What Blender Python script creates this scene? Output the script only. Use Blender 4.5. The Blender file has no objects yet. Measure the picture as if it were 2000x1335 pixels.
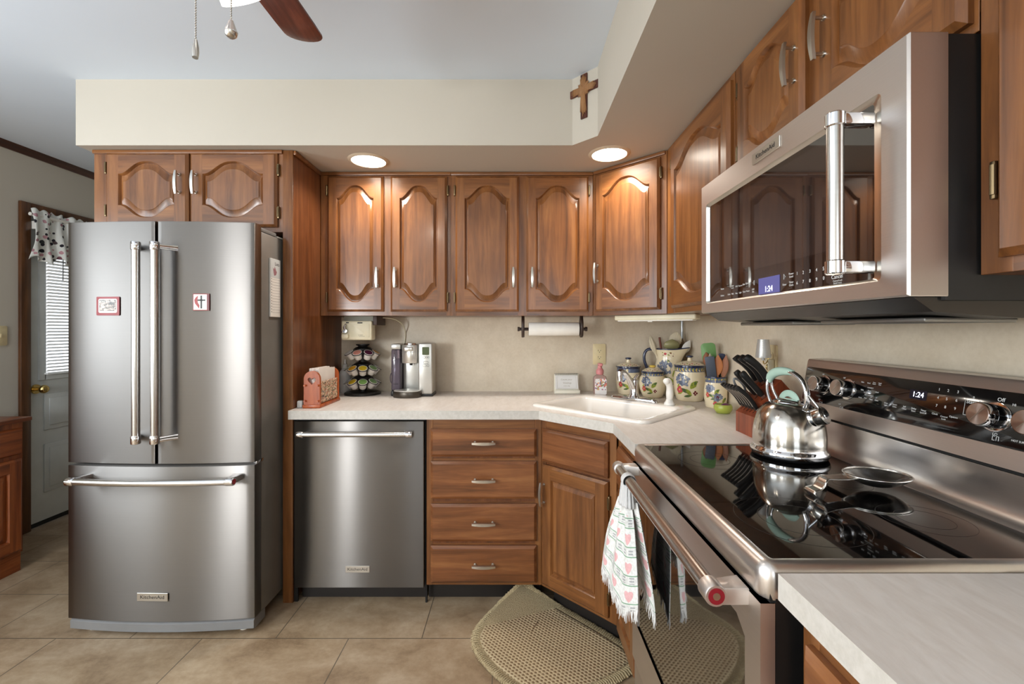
import bpy, bmesh, math, random
from mathutils import Vector, Matrix
from math import sin, cos, pi, radians, sqrt

SC = bpy.context.scene
COL = SC.collection
rng = random.Random(7)

def lin(r, g=None, b=None):
    if g is None:
        r, g, b = r
    f = lambda c: (c/255.0)/12.92 if c/255.0 <= 0.04045 else (((c/255.0)+0.055)/1.055)**2.4
    return (f(r), f(g), f(b), 1.0)

# ------------------------------------------------------------------ camera
cam_d = bpy.data.cameras.new('camera')
cam = bpy.data.objects.new('camera', cam_d)
COL.objects.link(cam)
cam.location = (0, 0, 1.288)
cam.rotation_euler = (pi/2, 0, 0)
cam_d.sensor_width = 36.0
cam_d.lens = 36.0*871/2000
cam_d.shift_x = -0.002
cam_d.shift_y = -0.01225
cam_d.clip_start = 0.02
SC.camera = cam

# ------------------------------------------------------------------ world, exposure, lights
SC.view_settings.view_transform = 'Standard'
SC.view_settings.look = 'None'
SC.view_settings.exposure = 0.46
SC.view_settings.gamma = 1.0
SC.view_settings.use_curve_mapping = False
try:
    SC.cycles.use_denoising = True
    SC.cycles.max_bounces = 10
    SC.cycles.diffuse_bounces = 5
    SC.cycles.glossy_bounces = 5
    SC.cycles.sample_clamp_indirect = 6.0
    SC.cycles.caustics_reflective = False
    SC.cycles.caustics_refractive = False
except Exception:
    pass
W = bpy.data.worlds.new('daylight')
SC.world = W
W.use_nodes = True
W.node_tree.nodes['Background'].inputs[0].default_value = (0.86, 0.93, 1.0, 1)
W.node_tree.nodes['Background'].inputs[1].default_value = 2.2

def lamp(name, kind, loc, energy, color=(1, 1, 1), rot=(0, 0, 0), size=None, size_y=None, shape=None, spread=None):
    d = bpy.data.lights.new(name, kind)
    d.energy = energy
    d.color = color
    if kind == 'AREA':
        if shape: d.shape = shape
        d.size = size
        if size_y: d.size_y = size_y
        if spread: d.spread = spread
    elif size is not None:
        d.shadow_soft_size = size
    o = bpy.data.objects.new(name, d)
    o.location = loc
    o.rotation_euler = rot
    COL.objects.link(o)
    return o

WARM = (1.0, 0.90, 0.78)
# daylight through the two windows and the patio door behind the camera
DAY = (0.84, 0.93, 1.0)
for i, x in enumerate((-2.90, -2.54)):      # two-pane glass door
    lamp('patio_daylight', 'AREA', (x, -2.58, 1.10), 4.5, DAY, (pi/2, 0, 0), 0.24, 1.9, 'RECTANGLE')
lamp('window_daylight', 'AREA', (0.25, -2.58, 1.55), 7, DAY, (pi/2, 0, 0), 1.1, 1.1, 'RECTANGLE')
# recessed cans in the soffit
for i, (x, y) in enumerate([(-0.728, 2.233), (0.459, 2.148)]):
    lamp('recessed_bulb', 'AREA', (x, y, 2.118), 3, WARM, (0, 0, 0), 0.14, None, 'DISK', radians(140))
# added fill light, no lamp stands there; brightens the stove wall from behind left
lamp('added_fill_light', 'POINT', (-2.15, -1.0, 1.35), 100, (0.95, 0.98, 1.0), size=0.25)
lamp('dining_window_daylight', 'AREA', (-3.08, 0.40, 1.50), 26, DAY, (pi/2, 0, -pi/2), 1.3, 1.15, 'RECTANGLE')

# ------------------------------------------------------------------ mesh builder
class MB:
    def __init__(self):
        self.v = []; self.f = []; self.m = []
    def add(self, vs, fs, mi=0, M=None):
        o = len(self.v)
        if M is not None:
            vs = [M @ Vector(p) for p in vs]
        self.v.extend([tuple(p) for p in vs])
        for k, f in enumerate(fs):
            self.f.append([i+o for i in f])
            self.m.append(mi[k] if isinstance(mi, (list, tuple)) else mi)
        return self
    def addbm(self, bm, mi=0, M=None):
        bm.verts.index_update()
        self.add([v.co.copy() for v in bm.verts], [[v.index for v in f.verts] for f in bm.faces], mi, M)
        bm.free()
        return self
    def box(self, x0, x1, y0, y1, z0, z1, b=0.0, seg=2, mi=0, M=None):
        vs = [(x, y, z) for x in (x0, x1) for y in (y0, y1) for z in (z0, z1)]
        fs = [(0, 1, 3, 2), (4, 6, 7, 5), (0, 4, 5, 1), (2, 3, 7, 6), (0, 2, 6, 4), (1, 5, 7, 3)]
        if b <= 0:
            return self.add(vs, fs, mi, M)
        bm = bmesh.new()
        bv = [bm.verts.new(p) for p in vs]
        for f in fs: bm.faces.new([bv[i] for i in f])
        b = min(b, 0.49*min(abs(x1-x0), abs(y1-y0), abs(z1-z0)))
        bmesh.ops.bevel(bm, geom=bm.edges[:], offset=b, segments=seg, affect='EDGES', profile=0.5)
        return self.addbm(bm, mi, M)
    def prism(self, poly, a0, a1, axis='y', b=0.0, seg=2, mi=0, M=None):
        def P(p, a):
            if axis == 'y': return (p[0], a, p[1])
            if axis == 'x': return (a, p[0], p[1])
            return (p[0], p[1], a)
        n = len(poly)
        vs = [P(p, a0) for p in poly]+[P(p, a1) for p in poly]
        fs = [list(range(n))[::-1], list(range(n, 2*n))]+[[i, (i+1) % n, n+(i+1) % n, n+i] for i in range(n)]
        if b <= 0: return self.add(vs, fs, mi, M)
        bm = bmesh.new()
        bv = [bm.verts.new(p) for p in vs]
        bf = [bm.faces.new([bv[i] for i in f]) for f in fs]
        es = set(bf[0].edges) | set(bf[1].edges)
        bmesh.ops.bevel(bm, geom=list(es), offset=b, segments=seg, affect='EDGES', profile=0.5)
        return self.addbm(bm, mi, M)
    def cyl(self, p0, p1, r0, r1=None, n=20, mi=0, M=None):
        r1 = r0 if r1 is None else r1
        return self.tube([p0, p1], [r0, r1], n, mi, M)
    def tube(self, pts, r, n=10, mi=0, M=None, closed=False, cap=True, sq=None):
        pts = [Vector(p) for p in pts]
        k = len(pts)
        rs = r if isinstance(r, (list, tuple)) else [r]*k
        vs = []; fs = []
        up = None
        for i, p in enumerate(pts):
            if closed:
                t = (pts[(i+1) % k]-pts[i-1])
            else:
                t = pts[min(i+1, k-1)]-pts[max(i-1, 0)]
            t.normalize()
            if up is None:
                a = Vector((0, 0, 1)) if abs(t.z) < 0.9 else Vector((1, 0, 0))
                up = (a - t*a.dot(t)).normalized()
            else:
                up = (up - t*up.dot(t))
                up = up.normalized() if up.length > 1e-6 else Vector((0, 0, 1))
            s = t.cross(up)
            for j in range(n):
                a = 2*pi*j/n
                ex, ey = (sq or (1, 1))
                vs.append(p + (up*cos(a)*ey + s*sin(a)*ex)*rs[i])
        R = k if closed else k-1
        for i in range(R):
            for j in range(n):
                a = i*n+j; b = i*n+(j+1) % n
                c = ((i+1) % k)*n+(j+1) % n; d = ((i+1) % k)*n+j
                fs.append((a, b, c, d))
        if cap and not closed:
            fs.append(list(range(n))[::-1]); fs.append(list(range((k-1)*n, k*n)))
        return self.add(vs, fs, mi, M)
    def lathe(self, prof, c=(0, 0, 0), n=36, mi=0, M=None, mis=None, dfm=None, cap=True):
        vs = []; fs = []; ms = []
        k = len(prof)
        for (r, z) in prof:
            for j in range(n):
                a = 2*pi*j/n
                x, y, zz = r*cos(a), r*sin(a), z
                if dfm: x, y, zz = dfm(x, y, zz)
                vs.append((x+c[0], y+c[1], zz+c[2]))
        for i in range(k-1):
            for j in range(n):
                fs.append((i*n+j, i*n+(j+1) % n, (i+1)*n+(j+1) % n, (i+1)*n+j))
                ms.append(mis[i] if mis else mi)
        if cap and prof[0][0] > 1e-5:
            fs.append(list(range(n))[::-1]); ms.append(mis[0] if mis else mi)
        if cap and prof[-1][0] > 1e-5:
            fs.append(list(range((k-1)*n, k*n))); ms.append(mis[-1] if mis else mi)
        return self.add(vs, fs, ms, M)
    def ell(self, c, rx, ry, rz, nu=16, nv=10, mi=0, M=None):
        vs = []; fs = []
        for i in range(nv+1):
            t = pi*i/nv
            for j in range(nu):
                a = 2*pi*j/nu
                vs.append((c[0]+rx*sin(t)*cos(a), c[1]+ry*sin(t)*sin(a), c[2]+rz*cos(t)))
        for i in range(nv):
            for j in range(nu):
                fs.append((i*nu+j, i*nu+(j+1) % nu, (i+1)*nu+(j+1) % nu, (i+1)*nu+j))
        return self.add(vs, fs, mi, M)
    def grid(self, fn, nu, nv, mi=0, M=None, mif=None):
        vs = [fn(i/nu, j/nv) for i in range(nu+1) for j in range(nv+1)]
        fs = []; ms = []
        for i in range(nu):
            for j in range(nv):
                a = i*(nv+1)+j
                fs.append((a, a+1, a+nv+2, a+nv+1))
                ms.append(mif((i+.5)/nu, (j+.5)/nv) if mif else mi)
        return self.add(vs, fs, ms, M)
    def loft(self, secs, mi=0, M=None, cap=True):
        n = len(secs[0]); vs = [p for s in secs for p in s]; fs = []
        for i in range(len(secs)-1):
            for j in range(n):
                fs.append((i*n+j, i*n+(j+1) % n, (i+1)*n+(j+1) % n, (i+1)*n+j))
        if cap:
            fs.append(list(range(n))[::-1]); fs.append(list(range((len(secs)-1)*n, len(secs)*n)))
        return self.add(vs, fs, mi, M)
    def text(self, s, size, M, mi=0, ext=0.0003, align='CENTER', sx=1.0):
        c = bpy.data.curves.new('tmp_text', 'FONT')
        c.body = s; c.size = size; c.extrude = ext; c.align_x = align; c.align_y = 'CENTER'
        c.resolution_u = 3
        o = bpy.data.objects.new('tmp_text', c)
        me = bpy.data.meshes.new_from_object(o)
        S = Matrix.Diagonal((sx, 1, 1, 1))
        self.add([v.co.copy() for v in me.vertices], [list(p.vertices) for p in me.polygons], mi, M @ S)
        bpy.data.objects.remove(o); bpy.data.curves.remove(c); bpy.data.meshes.remove(me)
        return self
    def build(self, name, mats, parent=None, world=True, smooth=35, solid=0.0, recalc=True, subsurf=0):
        me = bpy.data.meshes.new(name)
        if not isinstance(mats, (list, tuple)): mats = [mats]
        vs = self.v
        if parent is not None and world:
            Mi = ROOTM[root_of(parent)].inverted()
            vs = [tuple(Mi @ Vector(p)) for p in vs]
        me.from_pydata(vs, [], self.f)
        for m in mats: me.materials.append(m)
        for p, k in zip(me.polygons, self.m): p.material_index = k
        if recalc:
            bm = bmesh.new(); bm.from_mesh(me)
            bmesh.ops.remove_doubles(bm, verts=bm.verts[:], dist=1e-6)
            bmesh.ops.recalc_face_normals(bm, faces=bm.faces[:])
            bm.to_mesh(me); bm.free()
        for p in me.polygons: p.use_smooth = True
        me.set_sharp_from_angle(angle=radians(smooth))
        o = bpy.data.objects.new(name, me)
        COL.objects.link(o)
        if parent is not None: o.parent = parent
        if solid:
            md = o.modifiers.new('thickness', 'SOLIDIFY'); md.thickness = solid; md.offset = 0
        if subsurf:
            md = o.modifiers.new('smooth', 'SUBSURF'); md.levels = subsurf; md.render_levels = subsurf
        return o

ROOTM = {}
def root_of(o):
    while o.parent is not None: o = o.parent
    return o

def thing(name, label, cat, loc=(0, 0, 0), rotz=0.0, group=None):
    o = bpy.data.objects.new(name, None)
    COL.objects.link(o)
    o.empty_display_size = 0.05
    o.location = loc; o.rotation_euler = (0, 0, rotz)
    o['label'] = label; o['category'] = cat
    if group: o['group'] = group
    ROOTM[o] = Matrix.Translation(loc) @ Matrix.Rotation(rotz, 4, 'Z')
    return o

def tag(o, label, cat, group=None, kind=None):
    o['label'] = label; o['category'] = cat
    if group: o['group'] = group
    if kind: o['kind'] = kind
    return o

def struct(mb, name, mats, label, cat):
    o = mb.build(name, mats)
    o['kind'] = 'structure'; o['label'] = label; o['category'] = cat
    ROOTM[o] = Matrix.Identity(4)
    return o

def single(mb, name, mats, label, cat, group=None, origin=None, **kw):
    """a thing that is one mesh; its origin is moved to its base"""
    o = mb.build(name, mats, **kw)
    if origin is None:
        xs = [p[0] for p in mb.v]; ys = [p[1] for p in mb.v]; zs = [p[2] for p in mb.v]
        origin = ((min(xs)+max(xs))/2, (min(ys)+max(ys))/2, min(zs))
    o.data.transform(Matrix.Translation([-c for c in origin]))
    o.location = origin
    ROOTM[o] = Matrix.Translation(origin)
    return tag(o, label, cat, group)

def basis(o, x, y):
    """matrix with origin o, local x along x, local y along y"""
    x = Vector(x).normalized(); y = Vector(y).normalized(); z = x.cross(y)
    M = Matrix((x, y, z)).transposed().to_4x4()
    M.translation = Vector(o)
    return M

def rrect(x0, x1, y0, y1, r, n=5):
    pts = []
    for (cx, cy, a0) in ((x1-r, y1-r, 0), (x0+r, y1-r, 90), (x0+r, y0+r, 180), (x1-r, y0+r, 270)):
        for i in range(n+1):
            a = radians(a0+90*i/n)
            pts.append((cx+r*cos(a), cy+r*sin(a)))
    return pts

def bez(p0, p1, p2, p3, n=12):
    p0, p1, p2, p3 = map(Vector, (p0, p1, p2, p3))
    return [p0*(1-t)**3+p1*3*t*(1-t)**2+p2*3*t*t*(1-t)+p3*t**3 for t in [i/n for i in range(n+1)]]

# ------------------------------------------------------------------ materials
class NT:
    def __init__(self, name):
        self.mat = bpy.data.materials.new(name); self.mat.use_nodes = True
        self.t = self.mat.node_tree; self.n = self.t.nodes; self.l = self.t.links
        self.p = self.n['Principled BSDF']
    def node(self, kind, **kw):
        x = self.n.new(kind)
        for k, v in kw.items(): setattr(x, k, v)
        return x
    def set(self, sock, v):
        if hasattr(v, 'is_output') or isinstance(v, bpy.types.NodeSocket): self.l.new(v, sock)
        else: sock.default_value = v
    def math(self, op, a, b=0.0, c=None):
        x = self.node('ShaderNodeMath', operation=op)
        self.set(x.inputs[0], a); self.set(x.inputs[1], b)
        if c is not None: self.set(x.inputs[2], c)
        return x.outputs[0]
    def coord(self, scale=(1, 1, 1), rot=(0, 0, 0), loc=(0, 0, 0), kind='Object', rnd=False):
        tc = self.node('ShaderNodeTexCoord')
        mp = self.node('ShaderNodeMapping')
        self.l.new(tc.outputs[kind], mp.inputs[0])
        mp.inputs['Scale'].default_value = scale; mp.inputs['Rotation'].default_value = rot
        mp.inputs['Location'].default_value = loc
        if rnd:
            oi = self.node('ShaderNodeObjectInfo')
            m = self.node('ShaderNodeVectorMath', operation='ADD')
            k = self.math('MULTIPLY', oi.outputs['Random'], 37.0)
            self.l.new(mp.outputs[0], m.inputs[0]); self.l.new(k, m.inputs[1])
            return m.outputs[0]
        return mp.outputs[0]
    def noise(self, vec, scale=5, detail=3, rough=0.5, dist=0.0):
        x = self.node('ShaderNodeTexNoise')
        self.l.new(vec, x.inputs['Vector'])
        x.inputs['Scale'].default_value = scale; x.inputs['Detail'].default_value = detail
        x.inputs['Roughness'].default_value = rough; x.inputs['Distortion'].default_value = dist
        return x.outputs['Fac']
    def ramp(self, fac, stops):
        x = self.node('ShaderNodeValToRGB')
        e = x.color_ramp.elements
        while len(e) < len(stops): e.new(0.5)
        for el, (p, c) in zip(e, stops):
            el.position = p; el.color = c
        self.l.new(fac, x.inputs[0])
        return x.outputs[0]
    def mix(self, fac, a, b, mode='MIX'):
        x = self.node('ShaderNodeMix', data_type='RGBA', blend_type=mode)
        self.set(x.inputs[0], fac); self.set(x.inputs[6], a); self.set(x.inputs[7], b)
        return x.outputs[2]
    def sep(self, vec):
        x = self.node('ShaderNodeSeparateXYZ'); self.l.new(vec, x.inputs[0]); return x.outputs
    def bump(self, h, strength=0.2, dist=0.002):
        x = self.node('ShaderNodeBump')
        x.inputs['Strength'].default_value = strength; x.inputs['Distance'].default_value = dist
        self.l.new(h, x.inputs['Height']); self.l.new(x.outputs[0], self.p.inputs['Normal'])
    def fin(self, color=None, rough=None, metal=None, spec=None, coat=None, coat_r=0.1):
        if color is not None: self.set(self.p.inputs['Base Color'], color)
        if rough is not None: self.set(self.p.inputs['Roughness'], rough)
        if metal is not None: self.set(self.p.inputs['Metallic'], metal)
        if spec is not None: self.set(self.p.inputs['Specular IOR Level'], spec)
        if coat is not None:
            self.set(self.p.inputs['Coat Weight'], coat); self.set(self.p.inputs['Coat Roughness'], coat_r)
        return self.mat

def plain(name, c, rough=0.5, metal=0.0, spec=None, coat=None, var=0.06, vs=9.0, bump=0.0):
    """painted / plastic / metal with a faint procedural variation"""
    t = NT(name)
    col = lin(c)
    if var:
        n = t.noise(t.coord(), vs, 3)
        lo = tuple(x*(1-var) for x in col[:3])+(1,); hi = tuple(min(1, x*(1+var)) for x in col[:3])+(1,)
        cc = t.ramp(n, [(0.3, lo), (0.7, hi)])
    else:
        cc = col
    if bump:
        t.bump(t.noise(t.coord(), 220, 2), bump, 0.001)
    return t.fin(cc, rough, metal, spec, coat)

def wood(name, dark, mid, light, axis='z', rough=0.33, coat=0.25, board=0.075, grain=1.0, rnd=True):
    t = NT(name)
    sc = {'z': (16, 16, 1.1), 'x': (1.1, 16, 16), 'y': (16, 1.1, 16)}[axis]
    v = t.coord(scale=sc, rnd=rnd)
    n1 = t.noise(v, 1.5, 5, 0.62, 0.6*grain)
    sc2 = tuple(s*5 for s in sc)
    n2 = t.noise(t.coord(scale=sc2, rnd=rnd), 2.2, 3, 0.6)
    n3 = t.noise(t.coord(scale=(3, 3, 3), rnd=rnd), 1.4, 3, 0.6)
    a = t.ramp(n1, [(0.28, lin(dark)), (0.5, lin(mid)), (0.74, lin(light))])
    fine = t.ramp(n2, [(0.35, (0.80, 0.78, 0.76, 1)), (0.6, (1, 1, 1, 1))])
    c = t.mix(0.45*grain, a, fine, 'MULTIPLY')
    blotch = t.ramp(n3, [(0.3, (0.80, 0.78, 0.76, 1)), (0.65, (1.06, 1.05, 1.03, 1))])
    c = t.mix(0.8, c, blotch, 'MULTIPLY')
    s = t.sep(t.coord(rnd=rnd))
    across = s['X'] if axis in 'zy' else s['Z']
    k = t.math('FLOOR', t.math('DIVIDE', across, board))
    wn = t.node('ShaderNodeTexWhiteNoise', noise_dimensions='1D')
    t.l.new(k, wn.inputs['W'])
    b = t.ramp(wn.outputs['Value'], [(0, (0.86, 0.85, 0.84, 1)), (1, (1.08, 1.07, 1.05, 1))])
    c = t.mix(0.75, c, b, 'MULTIPLY')
    t.bump(n2, 0.05, 0.001)
    return t.fin(c, rough, 0.0, 0.5, coat, 0.16)

def steel(name, c=(186, 184, 180), rough=0.27, tangent=(0, 0, 1), aniso=0.75, brush=(2, 2, 160), amp=0.04):
    t = NT(name)
    n = t.noise(t.coord(scale=brush), 3.0, 2)
    r = t.math('MULTIPLY_ADD', n, amp*2, rough-amp)
    col = lin(c)
    lo = tuple(x*0.97 for x in col[:3])+(1,); hi = tuple(min(1, x*1.03) for x in col[:3])+(1,)
    cc = t.ramp(n, [(0.3, lo), (0.7, hi)])
    t.fin(cc, r, 1.0)
    t.p.inputs['Anisotropic'].default_value = aniso
    cx = t.node('ShaderNodeCombineXYZ')
    for i in range(3): cx.inputs[i].default_value = tangent[i]
    t.l.new(cx.outputs[0], t.p.inputs['Tangent'])
    return t.mat

def emit(name, c, s, base=(240, 240, 240)):
    t = NT(name)
    t.fin(lin(base), 0.4)
    t.p.inputs['Emission Color'].default_value = lin(c)
    t.p.inputs['Emission Strength'].default_value = s
    return t.mat

WD, WM_, WL = (85, 50, 24), (127, 80, 42), (153, 103, 58)
wood_v = wood('stained_maple_upright', WD, WM_, WL, 'z')
wood_h = wood('stained_maple_level', WD, WM_, WL, 'x')
wood_p = wood('stained_maple_panel', (80, 44, 22), (114, 66, 36), (140, 89, 52), 'z', board=0.4, grain=1.4)
wood_in = plain('cabinet_underside', (120, 74, 44), 0.6)
oak_v = wood('red_oak_upright', (92, 40, 14), (138, 68, 27), (172, 98, 48), 'z', grain=1.5)
oak_h = wood('red_oak_level', (92, 40, 14), (138, 68, 27), (172, 98, 48), 'y', grain=1.5)
casing_w = wood('dark_casing_wood', (58, 32, 14), (92, 56, 28), (118, 76, 42), 'z', grain=1.2)
crown_w = wood('crown_wood', (40, 18, 10), (66, 32, 18), (88, 48, 28), 'y', grain=1.3)
blade_w = wood('fan_blade_wood', (46, 20, 14), (94, 46, 34), (128, 72, 54), 'y', grain=2.0, board=0.5)
toe_m = plain('toe_kick_black', (26, 20, 17), 0.5)
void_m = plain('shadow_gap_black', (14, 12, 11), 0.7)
ss = steel('brushed_steel', (124, 120, 116), 0.37, (0, 0, 1), 1.0, (1.5, 1.5, 700), 0.012)
ss_r = steel('brushed_steel_range', (224, 218, 214), 0.40, (0, 0, 1), 0.5, (700, 1.5, 700), 0.012)
ss_top = steel('brushed_steel_cooktop', (222, 217, 213), 0.33, (0, 0, 1), 0.3, (700, 1.5, 700), 0.012)
bar_m = steel('satin_handle_steel', (205, 203, 200), 0.22, (0, 0, 1), 0.0, (2, 2, 60), 0.02)
chrome = plain('chrome', (222, 222, 224), 0.06, 1.0, var=0.0)
nickel = plain('satin_nickel', (206, 202, 194), 0.28, 1.0)
brass_m = plain('polished_brass', (212, 186, 120), 0.16, 1.0)
ss_kettle = steel('kettle_steel', (205, 200, 192), 0.16, (0, 0, 1), 0.55, (60, 60, 2))
black_pl = plain('black_plastic', (22, 21, 21), 0.38)
black_gl = plain('black_gloss', (10, 10, 11), 0.05, spec=0.7, coat=1.0, var=0)
grey_side = plain('fridge_side_grey', (128, 126, 122), 0.42, 0.35)
grey_pl = plain('grey_plastic', (122, 122, 122), 0.45)
white_pl = plain('white_plastic', (232, 230, 224), 0.35)
cream_pl = plain('cream_plastic', (226, 218, 190), 0.4)
ivory_pl = plain('ivory_plate', (226, 208, 164), 0.35)
red_m = plain('red_medallion', (140, 30, 42), 0.25)
ink = plain('printed_black', (30, 28, 28), 0.5)
ink_w = plain('printed_white', (226, 226, 224), 0.5)
# ================================================================== room shell
def wall_paint(name, c, bump=0.02):
    t = NT(name)
    n = t.noise(t.coord(kind='Object'), 1.3, 2)
    col = lin(c)
    cc = t.ramp(n, [(0.3, tuple(x*0.97 for x in col[:3])+(1,)), (0.7, tuple(min(1, x*1.02) for x in col[:3])+(1,))])
    t.bump(t.noise(t.coord(), 260, 2), bump, 0.001)
    return t.fin(cc, 0.75, 0, 0.3)
paint_cream = wall_paint('cream_wall_paint', (198, 191, 178))
paint_ceil = wall_paint('ceiling_paint', (222, 232, 244))

def laminate(name, base, fleck, scale=55, rough=0.42):
    t = NT(name)
    n = t.noise(t.coord(), 7, 5, 0.65)
    n2 = t.noise(t.coord(), scale, 4, 0.7)
    a = t.ramp(n, [(0.3, lin(fleck)), (0.68, lin(base))])
    b = t.ramp(n2, [(0.35, (0.93, 0.92, 0.905, 1)), (0.6, (1, 1, 1, 1))])
    return t.fin(t.mix(0.8, a, b, 'MULTIPLY'), rough, 0, 0.5)
splash_m = laminate('backsplash_laminate', (222, 209, 188), (208, 193, 170), 80)

def counter_mat():
    t = NT('counter_laminate')
    v = t.coord(scale=(22, 6, 6), rot=(0, 0, 0.5))
    n = t.noise(v, 2.2, 5, 0.65, 0.4)
    n2 = t.noise(t.coord(), 5, 3)
    a = t.ramp(n, [(0.3, lin((220, 212, 204))), (0.62, lin((232, 226, 220)))])
    b = t.ramp(n2, [(0.3, (0.95, 0.95, 0.96, 1)), (0.7, (1, 1, 1, 1))])
    return t.fin(t.mix(0.9, a, b, 'MULTIPLY'), 0.4, 0, 0.5)
counter_m = counter_mat()
def edge_mat():
    t = NT('counter_edge_laminate')
    n = t.noise(t.coord(), 60, 4, 0.7)
    n2 = t.noise(t.coord(), 6, 3)
    a = t.ramp(n, [(0.35, lin((200, 195, 186))), (0.62, lin((212, 207, 199)))])
    b = t.ramp(n2, [(0.3, (0.95, 0.96, 0.97, 1)), (0.7, (1, 1, 1, 1))])
    return t.fin(t.mix(0.9, a, b, 'MULTIPLY'), 0.45)
edge_m = edge_mat()

def floor_mat():
    t = NT('stone_look_tile')
    tc = t.node('ShaderNodeTexCoord')
    mp = t.node('ShaderNodeMapping'); t.l.new(tc.outputs['Object'], mp.inputs[0])
    mp.inputs['Location'].default_value = (0.69, 0.0, 0)
    br = t.node('ShaderNodeTexBrick'); t.l.new(mp.outputs[0], br.inputs['Vector'])
    br.offset = 0.5; br.offset_frequency = 2
    br.inputs['Scale'].default_value = 1.0
    br.inputs['Mortar Size'].default_value = 0.0022
    br.inputs['Mortar Smooth'].default_value = 0.1
    br.inputs['Bias'].default_value = 0.0
    br.inputs['Brick Width'].default_value = 0.61
    br.inputs['Row Height'].default_value = 0.31
    br.inputs['Color1'].default_value = (0.0, 0, 0, 1); br.inputs['Color2'].default_value = (1, 1, 1, 1)
    n1 = t.noise(t.coord(scale=(1.0, 1.4, 1)), 3.6, 9, 0.72, 0.25)
    n2 = t.noise(t.coord(loc=(3, 7, 0)), 34, 6, 0.75, 0.2)
    n3 = t.noise(t.coord(loc=(9, 2, 0)), 1.6, 2)
    a = t.ramp(n1, [(0.30, lin((126, 105, 82))), (0.47, lin((160, 139, 113))), (0.66, lin((182, 164, 140)))])
    g = t.ramp(n3, [(0.35, (0.97, 0.95, 0.90, 1)), (0.7, (1.02, 1, 1, 1))])
    a = t.mix(0.8, a, g, 'MULTIPLY')
    b = t.ramp(n2, [(0.3, (0.80, 0.77, 0.73, 1)), (0.6, (1, 1, 1, 1))])
    c = t.mix(0.6, a, b, 'MULTIPLY')
    tone = t.ramp(br.outputs['Color'], [(0, (0.93, 0.93, 0.93, 1)), (1, (1.04, 1.03, 1.02, 1))])
    c = t.mix(0.9, c, tone, 'MULTIPLY')
    c = t.mix(br.outputs['Fac'], c, lin((98, 86, 72)))
    t.bump(t.math('MULTIPLY_ADD', br.outputs['Fac'], -1.0, n2), 0.12, 0.002)
    return t.fin(c, 0.42, 0, 0.45)
floor_m = floor_mat()

WX, BY = 1.03, 2.70            # right wall, back wall
LX, FY, RY = -3.10, 3.90, -2.60  # left wall, far wall, rear wall
CH = 2.437
def S(mb, name, mats, label, cat): return struct(mb, name, mats, label, cat)

S(MB().box(LX-.12, WX+.12, RY-.12, FY+.12, -.10, 0), 'floor', floor_m, 'beige stone-look floor tiles laid in staggered rows', 'floor')
S(MB().box(LX-.12, WX+.12, RY-.12, FY+.12, CH, CH+.1), 'ceiling', paint_ceil, 'plain pale grey painted ceiling', 'ceiling')
S(MB().box(-1.98, WX, BY, BY+.12, 0, CH), 'wall_back', paint_cream, 'cream back wall behind the fridge and cabinets', 'wall')
S(MB().box(WX, WX+.12, RY, BY+.12, 0, CH), 'wall_right', paint_cream, 'cream wall behind the stove and microwave', 'wall')
S(MB().box(-2.10, -1.98, BY, FY, 0, CH), 'wall_side', paint_cream, 'cream return wall behind the fridge alcove', 'wall')
S(MB().box(LX, -2.10, FY, FY+.12, 0, CH), 'wall_far', paint_cream, 'cream far wall of the entry', 'wall')
# left wall with the door opening  (Y 2.855..3.70, z 0..2.04)
DY0, DY1, DZ = 2.845, 3.70, 2.035
m = MB().box(LX-.12, LX, RY, -.25, 0, CH).box(LX-.12, LX, -.25, 1.05, 0, .92).box(LX-.12, LX, -.25, 1.05, 2.08, CH).box(LX-.12, LX, 1.05, DY0, 0, CH).box(LX-.12, LX, DY1, FY, 0, CH).box(LX-.12, LX, DY0, DY1, DZ, CH)
S(m, 'wall_left', paint_cream, 'cream side wall with the white entry door', 'wall')
# rear wall with a patio door opening and a window opening
m = MB()
for (x0, x1, z0, z1) in ((LX, -3.04, 0, CH), (-3.04, -2.40, 2.1, CH), (-2.40, -0.35, 0, CH), (-0.35, 0.85, 0, .95), (-0.35, 0.85, 2.1, CH), (0.85, WX, 0, CH)):
    m.box(x0, x1, RY-.12, RY, z0, z1)
S(m, 'wall_rear', paint_cream, 'cream wall behind the camera with window openings', 'wall')
m = MB()
for (x0, x1, z0, z1) in ((-3.04, -2.40, 0.0, 2.1), (-0.35, 0.85, .95, 2.1)):
    m.box(x0, x0+.06, RY-.09, RY-.03, z0, z1).box(x1-.06, x1, RY-.09, RY-.03, z0, z1)
    m.box(x0, x1, RY-.09, RY-.03, z1-.06, z1).box(x0, x1, RY-.09, RY-.03, z0, z0+.05)
    m.box((x0+x1)/2-.03, (x0+x1)/2+.03, RY-.09, RY-.03, z0, z1)
S(m, 'window_1', white_pl, 'white window and patio door frames behind the camera', 'window')

m = MB()
for (a, b, c_, e) in ((-.25, -.19, .92, 2.08), (.99, 1.05, .92, 2.08), (.37, .43, .92, 2.08)): m.box(LX-.09, LX-.03, a, b, c_, e)
for (c_, e) in ((.92, .97), (2.03, 2.08), (1.48, 1.52)): m.box(LX-.09, LX-.03, -.25, 1.05, c_, e)
S(m, 'window_2', white_pl, 'white double window frame over the dining side', 'window')
# soffit: L-shaped drop above the cabinets with a cut corner
sof = [(-2.015, 2.05), (0.268, 2.05), (0.366, 1.95), (0.366, RY+.4), (WX, RY+.4), (WX, BY), (-2.015, BY)]
S(MB().prism(sof, 2.134, CH, 'z'), 'ceiling_lower', paint_cream, 'cream dropped soffit running over the cabinets', 'soffit')
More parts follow.
